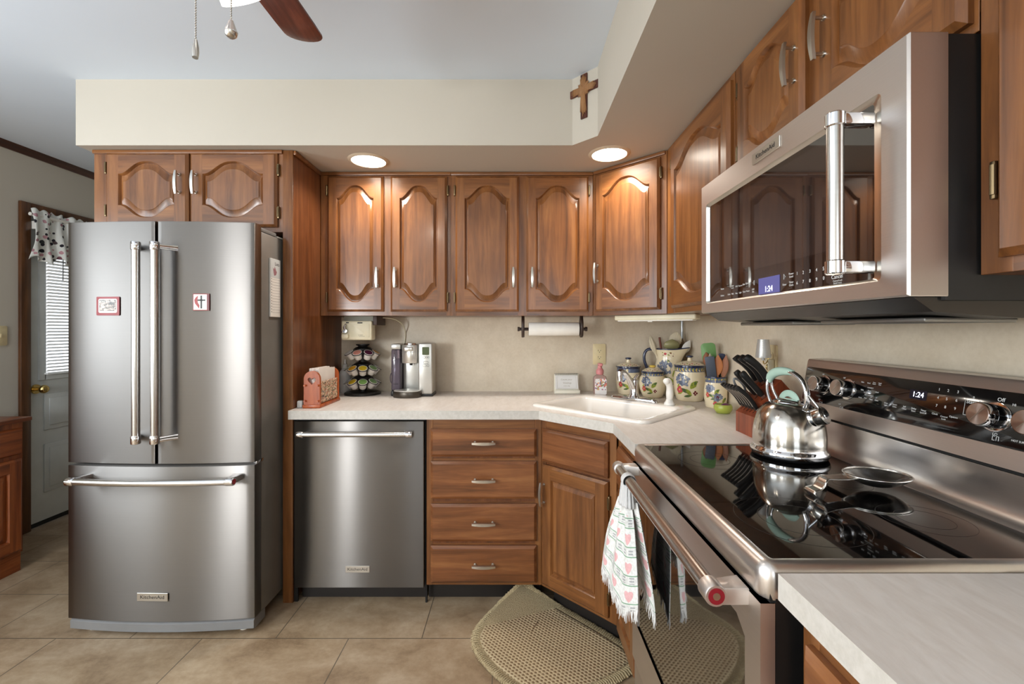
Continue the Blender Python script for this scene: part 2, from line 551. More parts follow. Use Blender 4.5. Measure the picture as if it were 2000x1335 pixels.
# backsplash laminate on both walls
S(MB().box(-1.042, WX-.008, BY-.008, BY, .90, 1.40), 'trim_2', splash_m, 'beige mottled laminate backsplash behind the coffee maker and canisters', 'backsplash')
S(MB().box(WX-.008, WX, -.6, BY, .90, 1.40), 'trim_3', splash_m, 'beige mottled laminate backsplash behind the stove', 'backsplash')
# crown strip on the left wall
m = MB().prism([(LX, CH), (LX+.022, CH), (LX+.016, CH-.022), (LX+.008, CH-.045), (LX, CH-.045)], RY, FY, 'y')
S(m, 'trim_1', crown_w, 'dark wood crown strip along the side wall', 'trim')

# ------------------------------------------------------------------ entry door in the left wall
door_paint = plain('door_paint', (208, 212, 210), 0.45)
m = MB()
for (y0, y1, z0, z1) in ((DY0-.06, DY0, 0, DZ+.06), (DY1, DY1+.06, 0, DZ+.06)):
    m.box(LX, LX+.022, y0, y1, z0, z1, .005)
m.box(LX, LX+.022, DY0, DY1, DZ, DZ+.06, .005)
m.box(LX-.12, LX, DY0-.0, DY0+.012, 0, DZ).box(LX-.12, LX, DY1-.012, DY1, 0, DZ)
S(m, 'door_frame_1', casing_w, 'dark stained wooden casing around the entry door', 'door frame')

d = bpy.data.objects.new('door_1', None); COL.objects.link(d)
d['kind'] = 'structure'; d['label'] = 'white entry door with a blind-covered window and brass knob'; d['category'] = 'door'
ROOTM[d] = Matrix.Identity(4)
xa, xb = LX-.055, LX-.012
y0, y1 = DY0+.014, DY1-.014
gy0, gy1, gz0, gz1 = 2.945, 3.60, .985, 1.90
m = MB()
m.box(xa, xb, y0, gy0, .012, DZ-.005).box(xa, xb, gy1, y1, .012, DZ-.005)
m.box(xa, xb, gy0, gy1, gz1, DZ-.005).box(xa, xb, gy0, gy1, .012, gz0)
def emboss(ya, yb, za, zb):
    # recessed raised panel moulding
    m.prism([(ya, za), (yb, za), (yb, zb), (ya, zb)], xb, xb+.006, 'x', .004)
    m.prism([(ya+.03, za+.03), (yb-.03, za+.03), (yb-.03, zb-.03), (ya+.03, zb-.03)], xb+.004, xb+.011, 'x', .005)
for (ya, yb) in ((2.95, 3.24), (3.31, 3.60)):
    emboss(ya, yb, .62, .86); emboss(ya, yb, .21, .53)
m.build('slab', door_paint, d)
m = MB()
for (a, b, c_, e) in ((gy0-.03, gy0+.012, gz0-.03, gz1+.03), (gy1-.012, gy1+.03, gz0-.03, gz1+.03)):
    m.box(xb-.02, xb+.012, a, b, c_, e, .004)
m.box(xb-.02, xb+.012, gy0, gy1, gz0-.03, gz0+.012, .004).box(xb-.02, xb+.012, gy0, gy1, gz1-.012, gz1+.03, .004)
m.build('window_frame', door_paint, d)
t = NT('door_glass'); t.fin((1, 1, 1, 1), 0.02); t.p.inputs['Transmission Weight'].default_value = 1.0; t.p.inputs['IOR'].default_value = 1.02
m = MB().box(xb-.035, xb-.031, gy0, gy1, gz0, gz1); m.build('glass_pane', t.mat, d)
m = MB()
m.cyl((xb, 2.90, .90), (xb+.008, 2.90, .90), .032, .030).cyl((xb+.008, 2.90, .90), (xb+.035, 2.90, .90), .011)
m.ell((xb+.055, 2.90, .90), .024, .028, .028)
m.build('door_knob', brass_m, d)
m = MB().box(xa, xb+.004, y0, y1, .004, .03); m.build('bottom_sweep', void_m, d)
# mini blind on the door window
bl = thing('window_blind', 'white slatted mini blind hanging on the entry door window', 'blind', (xb+.02, 3.27, 1.0))
white_sl = plain('blind_slat_white', (240, 241, 240), 0.4)
sl = white_sl.node_tree.nodes['Principled BSDF']; sl.inputs['Transmission Weight'].default_value = 0.0
m = MB()
z = gz0+.03
while z < gz1+.02:
    m.add([(xb+.014, gy0-.0, z-.006), (xb+.034, gy0, z+.006), (xb+.034, gy1, z+.006), (xb+.014, gy1, z-.006)], [(0, 1, 2, 3)])
    z += .0215
m.build('slats', white_sl, bl, solid=.0009, recalc=False)
m = MB().box(xb+.012, xb+.036, gy0-.003, gy1, gz0+.005, gz0+.018, .002); m.build('bottom_rail', white_sl, bl)
m = MB().box(xb+.010, xb+.040, gy0-.005, gy1, gz1+.02, gz1+.045, .003); m.build('head_rail', white_sl, bl)
m = MB().cyl((xb+.04, 3.04, 1.90), (xb+.042, 3.035, 1.62), .003); m.build('tilt_wand', grey_pl, bl)

# valance over the door window
def valance_mat():
    t = NT('floral_valance_cloth')
    v = t.node('ShaderNodeTexVoronoi'); v.feature = 'F1'
    t.l.new(t.coord(), v.inputs['Vector']); v.inputs['Scale'].default_value = 36
    n = t.noise(t.coord(), 38, 2)
    dd = t.math('ADD', v.outputs['Distance'], t.math('MULTIPLY', n, 0.5))
    spot = t.math('LESS_THAN', dd, 0.66)
    s = t.sep(v.outputs['Color'])
    c = t.ramp(s['X'], [(0.30, lin((36, 34, 44))), (0.46, lin((88, 96, 90))), (0.62, lin((92, 30, 56))), (0.8, lin((196, 150, 158)))])
    x = t.math('LESS_THAN', s['Y'], 0.72)
    f = t.math('MULTIPLY', spot, x)
    return t.fin(t.mix(f, lin((228, 230, 226)), c), 0.85)
val_m = valance_mat()
va = thing('valance', 'floral ruffled white valance hanging over the entry door window', 'valance', (LX+.05, 3.25, 1.70))
def vfn(u, v):
    y = 2.805+u*.86
    zt, zb = 2.05+.008*sin(u*90), 1.730+.018*sin(u*37)+.01*sin(u*71)
    k = v
    amp = .006+.013*k
    x = LX+.060+amp*sin(u*66+1.2*sin(v*4))+.009*sin(u*23+v*3)+.012*sin(pi*v)
    return (x, y, zt+(zb-zt)*k)
m = MB().grid(vfn, 170, 22); m.build('gathered_cloth', val_m, va, solid=.002, smooth=60)
m = MB().tube([(LX+.060, 2.80, 2.015), (LX+.060, 3.68, 2.015)], .011).box(LX+.02, LX+.06, 2.846, 2.856, 1.93, 1.98, .002); m.build('curtain_rod', white_pl, va)

# light switch
sw = thing('light_switch', 'ivory light switch plate on the wall beside the entry door', 'switch', (LX, 2.685, 1.18))
m = MB().prism(rrect(2.645, 2.722, 1.19, 1.31, .008), LX, LX+.007, 'x', .003); m.build('cover_plate', ivory_pl, sw)
m = MB().box(LX+.004, LX+.016, 2.678, 2.690, 1.238, 1.262, .003); m.build('toggle', ivory_pl, sw)
# ================================================================== cabinetry
def arch(t, h):
    t = abs(t)
    if t > .96 or h == 0: return 0.0
    return h*0.5*(1+cos(pi*(t/.96)**1.32))

def door_mesh(w, h, x0=0, z0=0, y=0, t=.02, st=.05, top=.05, bot=.05, ah=.068, shoulder=None, bev_s=.022, bev_a=.036):
    """raised-panel door, front at y-t; arch of height ah at the top and bottom of the panel"""
    mb = MB()
    V, H, Pn = 0, 1, 0
    e = .011
    # outer body with a lipped edge
    mb.loft([[(x0, y, z0), (x0+w, y, z0), (x0+w, y, z0+h), (x0, y, z0+h)],
             [(x0, y-t+.010, z0), (x0+w, y-t+.010, z0), (x0+w, y-t+.010, z0+h), (x0, y-t+.010, z0+h)],
             [(x0+e, y-t, z0+e), (x0+w-e, y-t, z0+e), (x0+w-e, y-t, z0+h-e), (x0+e, y-t, z0+h-e)]], 0, cap=False)
    mb.add([(x0, y, z0), (x0+w, y, z0), (x0+w, y, z0+h), (x0, y, z0+h)], [(0, 1, 2, 3)])
    N = 36
    cx = x0+w/2; hw = w/2-st
    zt = z0+h-top-ah; zb = z0+bot+ah
    def loop(d, da, yy):
        pts = []
        for i in range(N+1):
            tt = -1+2*i/N
            pts.append((cx+tt*(hw-d), yy, zt+arch(tt, ah)-da))
        for i in range(1, 8):
            f = i/8
            pts.append((cx+(hw-d), yy, (zt-da)*(1-f)+(zb+da)*f))
        for i in range(N+1):
            tt = 1-2*i/N
            pts.append((cx+tt*(hw-d), yy, zb-arch(tt, ah)+da))
        for i in range(1, 8):
            f = i/8
            pts.append((cx-(hw-d), yy, (zb+da)*(1-f)+(zt-da)*f))
        return pts
    L0 = loop(0, 0, y-t)
    xa, xb, za, zc = x0+e, x0+w-e, z0+e, z0+h-e
    # frame front: rails (level grain) and stiles (upright grain)
    for i in range(N):
        p, q = L0[i], L0[i+1]
        mb.add([p, q, (q[0], y-t, zc), (p[0], y-t, zc)], [(0, 1, 2, 3)], 1)
    off = N+8
    for i in range(N):
        p, q = L0[off+i], L0[off+i+1]
        mb.add([p, q, (q[0], y-t, za), (p[0], y-t, za)], [(0, 1, 2, 3)], 1)
    mb.add([(xa, y-t, za), (cx-hw, y-t, za), (cx-hw, y-t, zc), (xa, y-t, zc)], [(0, 1, 2, 3)], 0)
    mb.add([(cx+hw, y-t, za), (xb, y-t, za), (xb, y-t, zc), (cx+hw, y-t, zc)], [(0, 1, 2, 3)], 0)
    secs = [L0, loop(.003, .003, y-t+.0035), loop(.006, .006, y-t+.0125), loop(.0085, .009, y-t+.0125),
            loop(bev_s*.55, bev_a*.55, y-t+.008), loop(bev_s*.92, bev_a*.92, y-t+.0045), loop(bev_s, bev_a, y-t+.0025)]
    mb.loft(secs, 0, cap=False)
    Ll = secs[-1]
    mb.add(Ll, [list(range(len(Ll)))], 0)
    return mb

def slab_mesh(w, h, x0, z0, y=0, t=.02, e=.012, mi=0):
    mb = MB()
    mb.loft([[(x0, y, z0), (x0+w, y, z0), (x0+w, y, z0+h), (x0, y, z0+h)],
             [(x0, y-t+.009, z0), (x0+w, y-t+.009, z0), (x0+w, y-t+.009, z0+h), (x0, y-t+.009, z0+h)],
             [(x0+e, y-t, z0+e), (x0+w-e, y-t, z0+e), (x0+w-e, y-t, z0+h-e), (x0+e, y-t, z0+h-e)]], mi)
    return mb

def pull_mesh(c, length=.108, vertical=True, y=0, out=.027):
    """bowed bar pull on two posts; c=(x,z) of its middle, y = door front"""
    mb = MB()
    secs = []
    for i in range(13):
        s = -1+2*i/12
        hwid = .0082-.0032*s*s
        yo = y-out-.004+.006*s*s
        a = s*length/2
        if vertical:
            secs.append([(c[0]-hwid, yo+.004, c[1]+a), (c[0]-hwid*.8, yo-.003, c[1]+a), (c[0]+hwid*.8, yo-.003, c[1]+a), (c[0]+hwid, yo+.004, c[1]+a)])
        else:
            secs.append([(c[0]+a, yo+.004, c[1]+hwid), (c[0]+a, yo-.003, c[1]+hwid*.8), (c[0]+a, yo-.003, c[1]-hwid*.8), (c[0]+a, yo+.004, c[1]-hwid)])
    mb.loft(secs)
    for s in (-.38, .38):
        dx, dz = (0, s*length) if vertical else (s*length, 0)
        mb.cyl((c[0]+dx, y+.001, c[1]+dz), (c[0]+dx, y-out+.002, c[1]+dz), .0042, n=10)
        mb.cyl((c[0]+dx, y+.001, c[1]+dz), (c[0]+dx, y-.004, c[1]+dz), .0075, .006, n=12)
    return mb

def hinge_mesh(x, z, y=0, side=1):
    mb = MB().box(x-.004, x+.004, y-.014, y-.001, z-.028, z+.028, .0015)
    mb.cyl((x-side*.002, y-.014, z-.022), (x-side*.002, y-.014, z+.022), .0042, n=10)
    return mb

hinge_m = plain('antique_hinge_metal', (120, 104, 78), 0.35, 1.0)

def add_door(root, x0, z0, w, h, handle=None, hinge_side=None, y=0, hz=None, wmats=None, label=None, **kw):
    """handle: (x, z, vertical)"""
    wm = wmats or (wood_v, wood_h)
    d = door_mesh(w, h, x0, z0, y, **kw).build('door', list(wm), root, world=False, smooth=28)
    if handle:
        pull_mesh((handle[0], handle[1]), vertical=True, y=y-.02).build('handle', nickel, d, world=False)
    if hinge_side:
        xx = x0-.005 if hinge_side < 0 else x0+w+.005
        for z in (hz or (z0+.075, z0+h-.075)):
            hinge_mesh(xx, z, y, hinge_side).build('hinge', hinge_m, root, world=False)
    return d

def carcass(root, w, dep, h, stiles, rails, toe=0.0, y=0):
    """box plus face frame. stiles: (x0,x1) list; rails: (x0,x1,z0,z1) list"""
    mb = MB().box(0, w, y+.002, dep, toe, h)
    mb.build('carcass', wood_p, root, world=False)
    f = MB()
    for (a, b) in stiles: f.box(a, b, y, y+.004, toe, h, .0008, 1, 0)
    for (a, b, c_, d_) in rails: f.box(a, b, y+.0005, y+.004, c_, d_, .0008, 1, 1)
    f.build('face_frame', [wood_v, wood_h], root, world=False)

UB, UT = 1.362, 2.132     # upper cabinet bottom / top
UY = 2.40                 # upper face
# ---- cabinet A above the coffee maker
ca = thing('wall_cabinet', 'two-door brown wall cabinet above the coffee maker and can opener', 'cabinet', (-1.04, UY, UB), 0, 'wall cabinets')
w = .70
carcass(ca, w, .297, UT-UB, [(0, .045), (.335, .385), (w-.025, w)], [(0, w, 0, .03), (0, w, .735, .77)])
add_door(ca, .04, .0216, .3005, .724, (.04+.272, .0216+.18, 1), -1)
add_door(ca, .379, .0216, .302, .724, (.379+.028, .0216+.18, 1), 1)
MB().box(0, w, -.012, .002, .752, .770, .003).build('top_moulding', wood_h, ca, world=False)
# ---- cabinet B above the sink side
cb = thing('wall_cabinet', 'two-door brown wall cabinet above the paper towel roll', 'cabinet', (-.34, UY, UB), 0, 'wall cabinets')
w = .764
carcass(cb, w, .297, UT-UB, [(0, .03), (.36, .41), (w-.028, w)], [(0, w, 0, .03), (0, w, .735, .77)])
add_door(cb, .026, .0216, .3397, .724, (.026+.31, .0216+.18, 1), -1)
add_door(cb, .4056, .0216, .3334, .724, (.4056+.03, .0216+.18, 1), 1)
MB().box(0, w, -.012, .002, .752, .770, .003).build('top_moulding', wood_h, cb, world=False)
# ---- diagonal corner cabinet
cc = thing('corner_wall_cabinet', 'angled corner wall cabinet with one arched door above the canisters', 'cabinet', (.4245, 2.40, UB), -pi/4, 'wall cabinets')
L = .4215
MB().prism([(.4255, 2.402), (.4255, 2.70), (WX, 2.70), (WX, 2.104), (.7235, 2.104)], UB, UT, 'z').build('carcass', wood_p, cc)
f = MB()
for (a, b) in ((0.002, .03), (L-.035, L-.002)): f.box(a, b, -.001, .003, 0, UT-UB, .0008, 1, 0)
for (c_, d_) in ((0, .03), (.735, .77)): f.box(.002, L-.002, -.0005, .003, c_, d_, .0008, 1, 1)
f.build('face_frame', [wood_v, wood_h], cc, world=False)
add_door(cc, .022, .0216, .368, .724, (.022+.022, .0216+.20, 1), 1, y=-.001)
MB().box(.008, L-.008, -.010, 0, .752, .770, .003).build('top_moulding', wood_h, cc, world=False)
# ---- right wall cabinet (faces -X)
RX = .722
cr = thing('wall_cabinet', 'one-door brown wall cabinet between the corner cabinet and the microwave', 'cabinet', (RX, 2.098, UB), -pi/2, 'wall cabinets')
w = 2.098-1.458
carcass(cr, w, .307, UT-UB, [(0, .09), (w-.03, w)], [(0, w, 0, .03), (0, w, .735, .77)])
add_door(cr, .088, .0216, w-.088-.008, .724, (w-.035, .20, 1), -1)
# ---- cabinet over the microwave
co = thing('wall_cabinet', 'short two-door brown cabinet directly above the microwave', 'cabinet', (RX, 1.4545, 1.752), -pi/2, 'wall cabinets')
w = .762
carcass(co, w, .307, UT-1.752, [(0, .04), (.36, .41), (w-.03, w)], [(0, w, 0, .03), (0, w, .345, .38)])
add_door(co, .042, .016, .322, .352, (.042+.294, .20, 1), -1, top=.045, bot=.045, ah=.05)
add_door(co, .4185, .016, .3365, .352, (.4185+.026, .20, 1), 1, top=.045, bot=.045, ah=.05)
# ---- near cabinet, cut by the frame
cn = thing('wall_cabinet', 'brown wall cabinet beside the microwave at the picture edge', 'cabinet', (RX, .690, 1.372), -pi/2, 'wall cabinets')
w = .80
carcass(cn, w, .307, UT-1.372, [(0, .045), (.38, .42), (w-.03, w)], [(0, w, 0, .03), (0, w, .73, .76)])
add_door(cn, .034, .022, .352, .712, (.034+.32, .20, 1), -1, hz=(.022+.115, .66))
add_door(cn, .41, .022, .352, .712, (.41+.03, .20, 1), 1)
# ---- over-fridge cabinet
cf = thing('wall_cabinet', 'short two-door brown cabinet directly above the fridge', 'cabinet', (-1.982, 2.105, 1.747), 0, 'wall cabinets')
w = .892
carcass(cf, w, .595, UT-1.747, [(0, .06), (.435, .475), (w-.035, w)], [(0, w, 0, .03), (0, w, .35, .385)])
add_door(cf, .068, .022, .386, .347, (.068+.349, .022+.20, 1), -1, hz=(.10, .30), top=.042, bot=.042, ah=.058, st=.062)
add_door(cf, .462, .022, .408, .347, (.462+.033, .022+.20, 1), 1, hz=(.09, .29), top=.042, bot=.042, ah=.058, st=.062)
MB().box(0, w, -.012, .002, .367, .385, .003).build('top_moulding', wood_h, cf, world=False)
# ---- tall panel at the fridge side
pn = thing('fridge_end_panel', 'tall brown wooden end panel between the fridge and the dishwasher', 'panel', (-1.066, 2.40, 0))
MB().box(-1.0895, -1.0425, 2.109, 2.698, 0, UT).build('panel', wood_p, pn)
MB().box(-1.0895, -1.0425, 2.101, 2.1095, 0, UT, .0015).build('edge_strip', wood_v, pn)
MB().box(-1.0425, -1.030, 2.105, 2.39, 2.112, UT, .003).build('top_moulding', wood_h, pn)

# ================================================================== base cabinets
BZ = .872
# ---- four-drawer base
bd = thing('drawer_cabinet', 'brown base cabinet with four drawers beside the dishwasher', 'cabinet', (-.410, 2.090, 0))
w = .538
MB().box(0, w, .002, .60, .10, BZ).build('carcass', wood_p, bd, world=False)
f = MB()
for (a, b) in ((0, .03), (w-.03, w)): f.box(a, b, 0, .004, .092, BZ, .0008, 1, 0)
for (a, b) in ((.092, .108), (.275, .287), (.470, .482), (.672, .684), (.818, BZ)): f.box(.03, w-.03, .0005, .004, a, b, .0008, 1, 1)
f.build('face_frame', [wood_v, wood_h], bd, world=False)
MB().box(0, w, .06, .075, 0, .10).build('toe_kick', toe_m, bd, world=False)
wood_dr = wood('stained_maple_drawer', (90, 53, 28), (130, 80, 46), (160, 107, 65), 'x', board=.5)
for (z0, z1) in ((.696, .824), (.500, .674), (.3015, .4755), (.107, .281)):
    dr = slab_mesh(.494, z1-z0, .021, z0).build('drawer', wood_dr, bd, world=False)
    pull_mesh((.270, (z0+z1)/2+.004), vertical=False, y=-.02).build('handle', nickel, dr, world=False)
# ---- corner sink base
bs = thing('corner_sink_cabinet', 'angled brown sink base cabinet in the corner with one door', 'cabinet', (.128, 2.090, 0), -pi/4)
L = .4085
MB().prism([(.130, 2.092), (.130, 2.69), (WX-.01, 2.69), (WX-.01, 1.804), (.4185, 1.804)], .10, .70, 'z').build('carcass', wood_p, bs)
f = MB()
f.box(.002, L-.002, .0, .003, .70, BZ, 0, 1, 1)
for (a, b) in ((0.002, .03), (L-.035, L-.002)): f.box(a, b, -.002, .002, .092, BZ, .0008, 1, 0)
for (a, b) in ((.092, .115), (.672, .69), (.835, BZ)): f.box(.03, L-.035, -.0015, .002, a, b, .0008, 1, 1)
f.build('face_frame', [wood_v, wood_h], bs, world=False)
MB().box(.03, L-.03, .055, .07, 0, .10).build('toe_kick', toe_m, bs, world=False)
slab_mesh(.356, .150, .016, .680, -.002).build('false_drawer_front', wood_dr, bs, world=False)
add_door(bs, .016, .110, .356, .555, (.016+.020, .535, 1), 1, y=-.002, ah=0, top=.06, bot=.06, st=.055, bev_a=.028, hz=(.19, .58))
# ---- narrow base between sink and stove
bn = thing('narrow_base_cabinet', 'narrow brown base cabinet squeezed between the sink cabinet and stove', 'cabinet', (.4205, 1.796, 0), -pi/2)
w = 1.796-1.470
MB().box(0, w, .002, .59, .10, BZ).build('carcass', wood_p, bn, world=False)
f = MB()
for (a, b) in ((0, .04), (w-.03, w)): f.box(a, b, 0, .004, .092, BZ, .0008, 1, 0)
for (a, b) in ((.092, .115), (.672, .69), (.835, BZ)): f.box(.04, w-.03, .0005, .004, a, b, .0008, 1, 1)
f.build('face_frame', [wood_v, wood_h], bn, world=False)
MB().box(0, w, .06, .075, 0, .10).build('toe_kick', toe_m, bn, world=False)
slab_mesh(w-.065, .150, .045, .680).build('drawer', wood_dr, bn, world=False)
add_door(bn, .045, .110, w-.065, .555, None, None, ah=0, top=.06, bot=.06, bev_a=.028)
# ---- near base under the closest counter
bb = thing('near_base_cabinet', 'brown base cabinet with drawers under the closest counter', 'cabinet', (.4385, .676, 0), -pi/2)
w = 1.2
MB().box(0, w, .002, .585, .10, BZ).build('carcass', wood_p, bb, world=False)
f = MB()
for (a, b) in ((0, .035), (.50, .54), (w-.03, w)): f.box(a, b, 0, .004, .092, BZ, .0008, 1, 0)
for (a, b) in ((.092, .115), (.672, .69), (.822, BZ)): f.box(.035, w-.03, .0005, .004, a, b, .0008, 1, 1)
f.build('face_frame', [wood_v, wood_h], bb, world=False)
MB().box(0, w, .06, .075, 0, .10).build('toe_kick', toe_m, bb, world=False)
for x0 in (.022, .53):
    dr = slab_mesh(.49, .150, x0, .676).build('drawer', wood_dr, bb, world=False)
    pull_mesh((x0+.245, .751), vertical=False, y=-.02).build('handle', nickel, dr, world=False)
    add_door(bb, x0, .110, .49, .550, (x0+.46, .55, 1), None, ah=0, top=.06, bot=.06, bev_a=.028)

# ================================================================== countertops
SCX, SCY = .473, 2.142     # sink centre
wv = Vector((.70711, -.70711, 0)); vv = Vector((.70711, .70711, 0))
def sk(a, b, z):           # sink local (along counter edge, towards the corner)
    p = Vector((SCX, SCY, 0))+wv*a+vv*b
    return (p.x, p.y, z)
CT, CB = .914, .8735
outer = [(-1.040, 2.052), (.114, 2.052), (.395, 1.778), (.395, 1.456), (WX-.008, 1.456), (WX-.008, BY-.008), (-1.040, BY-.008)]
hole = [sk(a, b, 0)[:2] for (a, b) in rrect(-.275, .275, -.205, .155, .05, 4)]
def counter_poly(outer, hole):
    bm = bmesh.new()
    def ring(pts, z):
        vs = [bm.verts.new((p[0], p[1], z)) for p in pts]
        es = [bm.edges.new((vs[i], vs[(i+1) % len(vs)])) for i in range(len(vs))]
        return vs, es
    ot, oe = ring(outer, CT); ht, he = ring(hole, CT) if hole else ([], [])
    bmesh.ops.triangle_fill(bm, edges=oe+he, use_beauty=True, normal=(0, 0, 1))
    top = [([v.co.copy() for v in f.verts]) for f in bm.faces]
    bm.free()
    mb = MB()
    for t in top:
        mb.add(t, [list(range(len(t)))], 0)
        mb.add([(p.x, p.y, CB) for p in t], [list(range(len(t)))[::-1]], 1)
    for ring_ in ([outer, hole] if hole else [outer]):
        n = len(ring_)
        for i in range(n):
            p, q = ring_[i], ring_[(i+1) % n]
            mb.add([(p[0], p[1], CT), (q[0], q[1], CT), (q[0], q[1], CB), (p[0], p[1], CB)], [(0, 1, 2, 3)], 1)
    return mb
single(counter_poly(outer, hole), 'countertop', [counter_m, edge_m], 'pale laminate countertop along the back wall around the corner sink', 'countertop', smooth=20)
single(counter_poly([(.405, -.6), (WX-.008, -.6), (WX-.008, .684), (.405, .684)], None), 'countertop', [counter_m, edge_m], 'pale laminate countertop in the near corner beside the stove', 'countertop', smooth=20)
# ================================================================== refrigerator
FX0, FX1 = -1.883, -1.095
FXC = (FX0+FX1)/2
def fy(x):
    u = (x-FXC)/((FX1-FX0)/2)
    return 1.882-.026*(1-u*u)
fr = thing('refrigerator', 'stainless french-door refrigerator with bottom freezer drawer', 'refrigerator', (FXC, 2.25, 0))
m = MB().box(-1.876, -1.1015, 1.945, 2.655, .055, 1.715, .006)
m.build('body', grey_side, fr)
m = MB().box(-1.86, -1.118, 1.925, 1.95, .06, 1.71); m.build('door_gasket', void_m, fr)
def curved_front(x0, x1, z0, z1, name, r=.008, n=22):
    mb = MB()
    secs = []
    xs = [x0+(x1-x0)*i/n for i in range(n+1)]
    fr_ = []
    def ring(dz, dy):
        front = [(x, fy(x)+dy) for x in xs]
        pts = []
        return front
    # vertical profile: back edge -> rounded front edges
    prof = [(.048, 0.0), (.004, 0.0), (.0012, .0012), (0, .004)]
    secs = []
    for (dy, ins) in prof:
        s = []
        for k, x in enumerate(xs):
            xx = min(max(x, x0+ins), x1-ins)
            s.append((xx, fy(x)+dy, z1-ins))
        for k, x in enumerate(reversed(xs)):
            xx = min(max(x, x0+ins), x1-ins)
            s.append((xx, fy(x)+dy, z0+ins))
        secs.append(s)
    mb.loft(secs, 0, cap=False)
    a = len(xs)
    L = secs[-1]
    for i in range(n):
        mb.add([L[i], L[i+1], L[2*a-2-i], L[2*a-1-i]], [(0, 1, 2, 3)], 0)
    B = secs[0]
    for i in range(n):
        mb.add([B[i], B[i+1], B[2*a-2-i], B[2*a-1-i]], [(0, 1, 2, 3)], 0)
    return mb
dl = curved_front(FX0, -1.494, .7275, 1.739, 'door').build('door', ss, fr, smooth=25)
dr_ = curved_front(-1.484, FX1, .7275, 1.739, 'door').build('door', ss, fr, smooth=25)
dz_ = curved_front(FX0, FX1, .070, .7165, 'drawer').build('freezer_drawer', ss, fr, smooth=25)
def vbar(x, y, z0, z1, yd, side):
    m = MB()
    m.cyl((x, y, z0+.03), (x, y, z1-.03), .0145, n=20)
    cs_ = []
    for (a, b, zc) in ((z1-.034, z1, z1-.016), (z0, z0+.034, z0+.016)):
        c = MB(); cs_.append(c)
        c.tube([(x, y, a), (x, y, a+.003), (x, y, b-.003), (x, y, b)], [.0155, .0172, .0172, .0155], 20)
        c.prism([(x-.008, y), (x+.008, y), (x+.008+side*.045, yd+.002), (x-.008+side*.045, yd+.002)], zc-.012, zc+.012, 'z', .002)
    return m, cs_
for (door, x, s) in ((dl, -1.527, -1), (dr_, -1.451, 1)):
    a, b = vbar(x, 1.800, .826, 1.642, 1.857, s)
    h = a.build('handle', bar_m, door)
    for q in b: q.build('handle_mount', chrome, door)
# freezer bar, bowed
pts = []
for i in range(25):
    u = -1+2*i/24
    pts.append((-1.472+u*.305, 1.785+.018*u*u, .672))
h = MB().tube(pts, .0135, 18).build('handle', bar_m, dz_)
for s in (-1, 1):
    c = MB()
    xe = -1.472+s*.305
    c.tube([(xe, 1.803, .672), (xe+s*.006, 1.8035, .672), (xe+s*.030, 1.806, .672), (xe+s*.033, 1.806, .672)], [.0145, .0165, .0165, .015], 20)
    c.prism([(xe+s*.004, 1.803), (xe+s*.026, 1.803), (xe+s*.030, 1.868), (xe-s*.012, 1.868)], .660, .684, 'z', .002)
    c.build('handle_mount', chrome, dz_)
MB().cyl((-1.1335, 1.806, .672), (-1.1325, 1.806, .672), .011).build('handle_medallion', red_m, dz_)
# badge
def badge(name, parent, M, w, h, txt=True):
    m = MB().box(-w/2, w/2, -h/2, h/2, 0, .003, .001, 1, 0, M)
    m.text('KitchenAid', h*.60, M @ Matrix.Translation((0, -h*.0, .0031)), 1, .0003, sx=1.12)
    return m.build(name, [nickel, ink], parent)
xb_ = (302-1004)/871*1.865
badge('badge', dz_, basis((xb_, fy(xb_)-.0008, .176), (1, -.02, 0), (0, 0, 1)), .130, .034)
# grille, feet, hinge covers
m = MB()
secs = []
for (dy, z0, z1) in ((.09, .020, .064), (.012, .020, .064), (.004, .026, .058)):
    s = [(FX0+.006+(FX1-FX0-.012)*i/20, fy(FX0+(FX1-FX0)*i/20)+dy, z1) for i in range(21)]
    s += [(p[0], p[1], z0) for p in reversed(s)]
    secs.append(s)
m.loft(secs)
m.build('base_grille', grey_pl, fr)
for x in (FX0+.07, FX1-.07):
    MB().cyl((x, 1.93, 0), (x, 1.93, .03), .018).build('foot', white_pl, fr)
    MB().cyl((x, 2.58, 0), (x, 2.58, .06), .018).build('foot', white_pl, fr)
for (x0, x1) in ((-1.178, -1.104), (-1.872, -1.80)):
    MB().box(x0, x1, 1.900, 2.075, 1.716, 1.735, .006).build('hinge_cover', grey_pl, fr)
MB().box(-1.16, -1.103, 2.08, 2.30, 1.7155, 1.722, .002).build('water_line_tray', white_pl, fr)
m = MB().box(-1.112, -1.098, 1.905, 1.955, .716, .7275, .001).cyl((-1.106, 1.925, .70), (-1.106, 1.925, .735), .006); m.build('mid_hinge', chrome, fr)

# magnets and notepad on the fridge
def on_door(x, z, d=.0005): return (x, fy(x)-d, z)
xm = (213-1004)/871*1.865; zm = 1.288-(597.5-643)/871*1.865
slope = lambda x: Vector((1, (fy(x+.01)-fy(x-.01))/.02, 0))
M = basis(on_door(xm, zm), slope(xm), (0, 0, 1))
mg = thing('fridge_magnet', 'maroon-framed picture magnet on the fridge door', 'magnet', (xm, fy(xm), zm-.04), 0, None)
pink_fr = plain('magnet_maroon', (150, 74, 78), 0.4)
MB().prism(rrect(-.051, .051, -.039, .039, .003), 0, .003, 'z', .001, M=M).build('frame', pink_fr, mg)
MB().prism(rrect(-.041, .041, -.028, .030, .006), .0031, .0036, 'z', M=M).build('white_border', white_pl, mg)
def photo_mat():
    t = NT('magnet_picture')
    n = t.noise(t.coord(scale=(1, 1, 1.4)), 62, 3, .6, .6)
    return t.fin(t.ramp(n, [(.36, lin((66, 68, 66))), (.5, lin((120, 112, 104))), (.6, lin((206, 186, 172)))]), .35)
MB().prism(rrect(-.037, .037, -.021, .026, .003), .0037, .0040, 'z', M=M).build('picture', photo_mat(), mg)
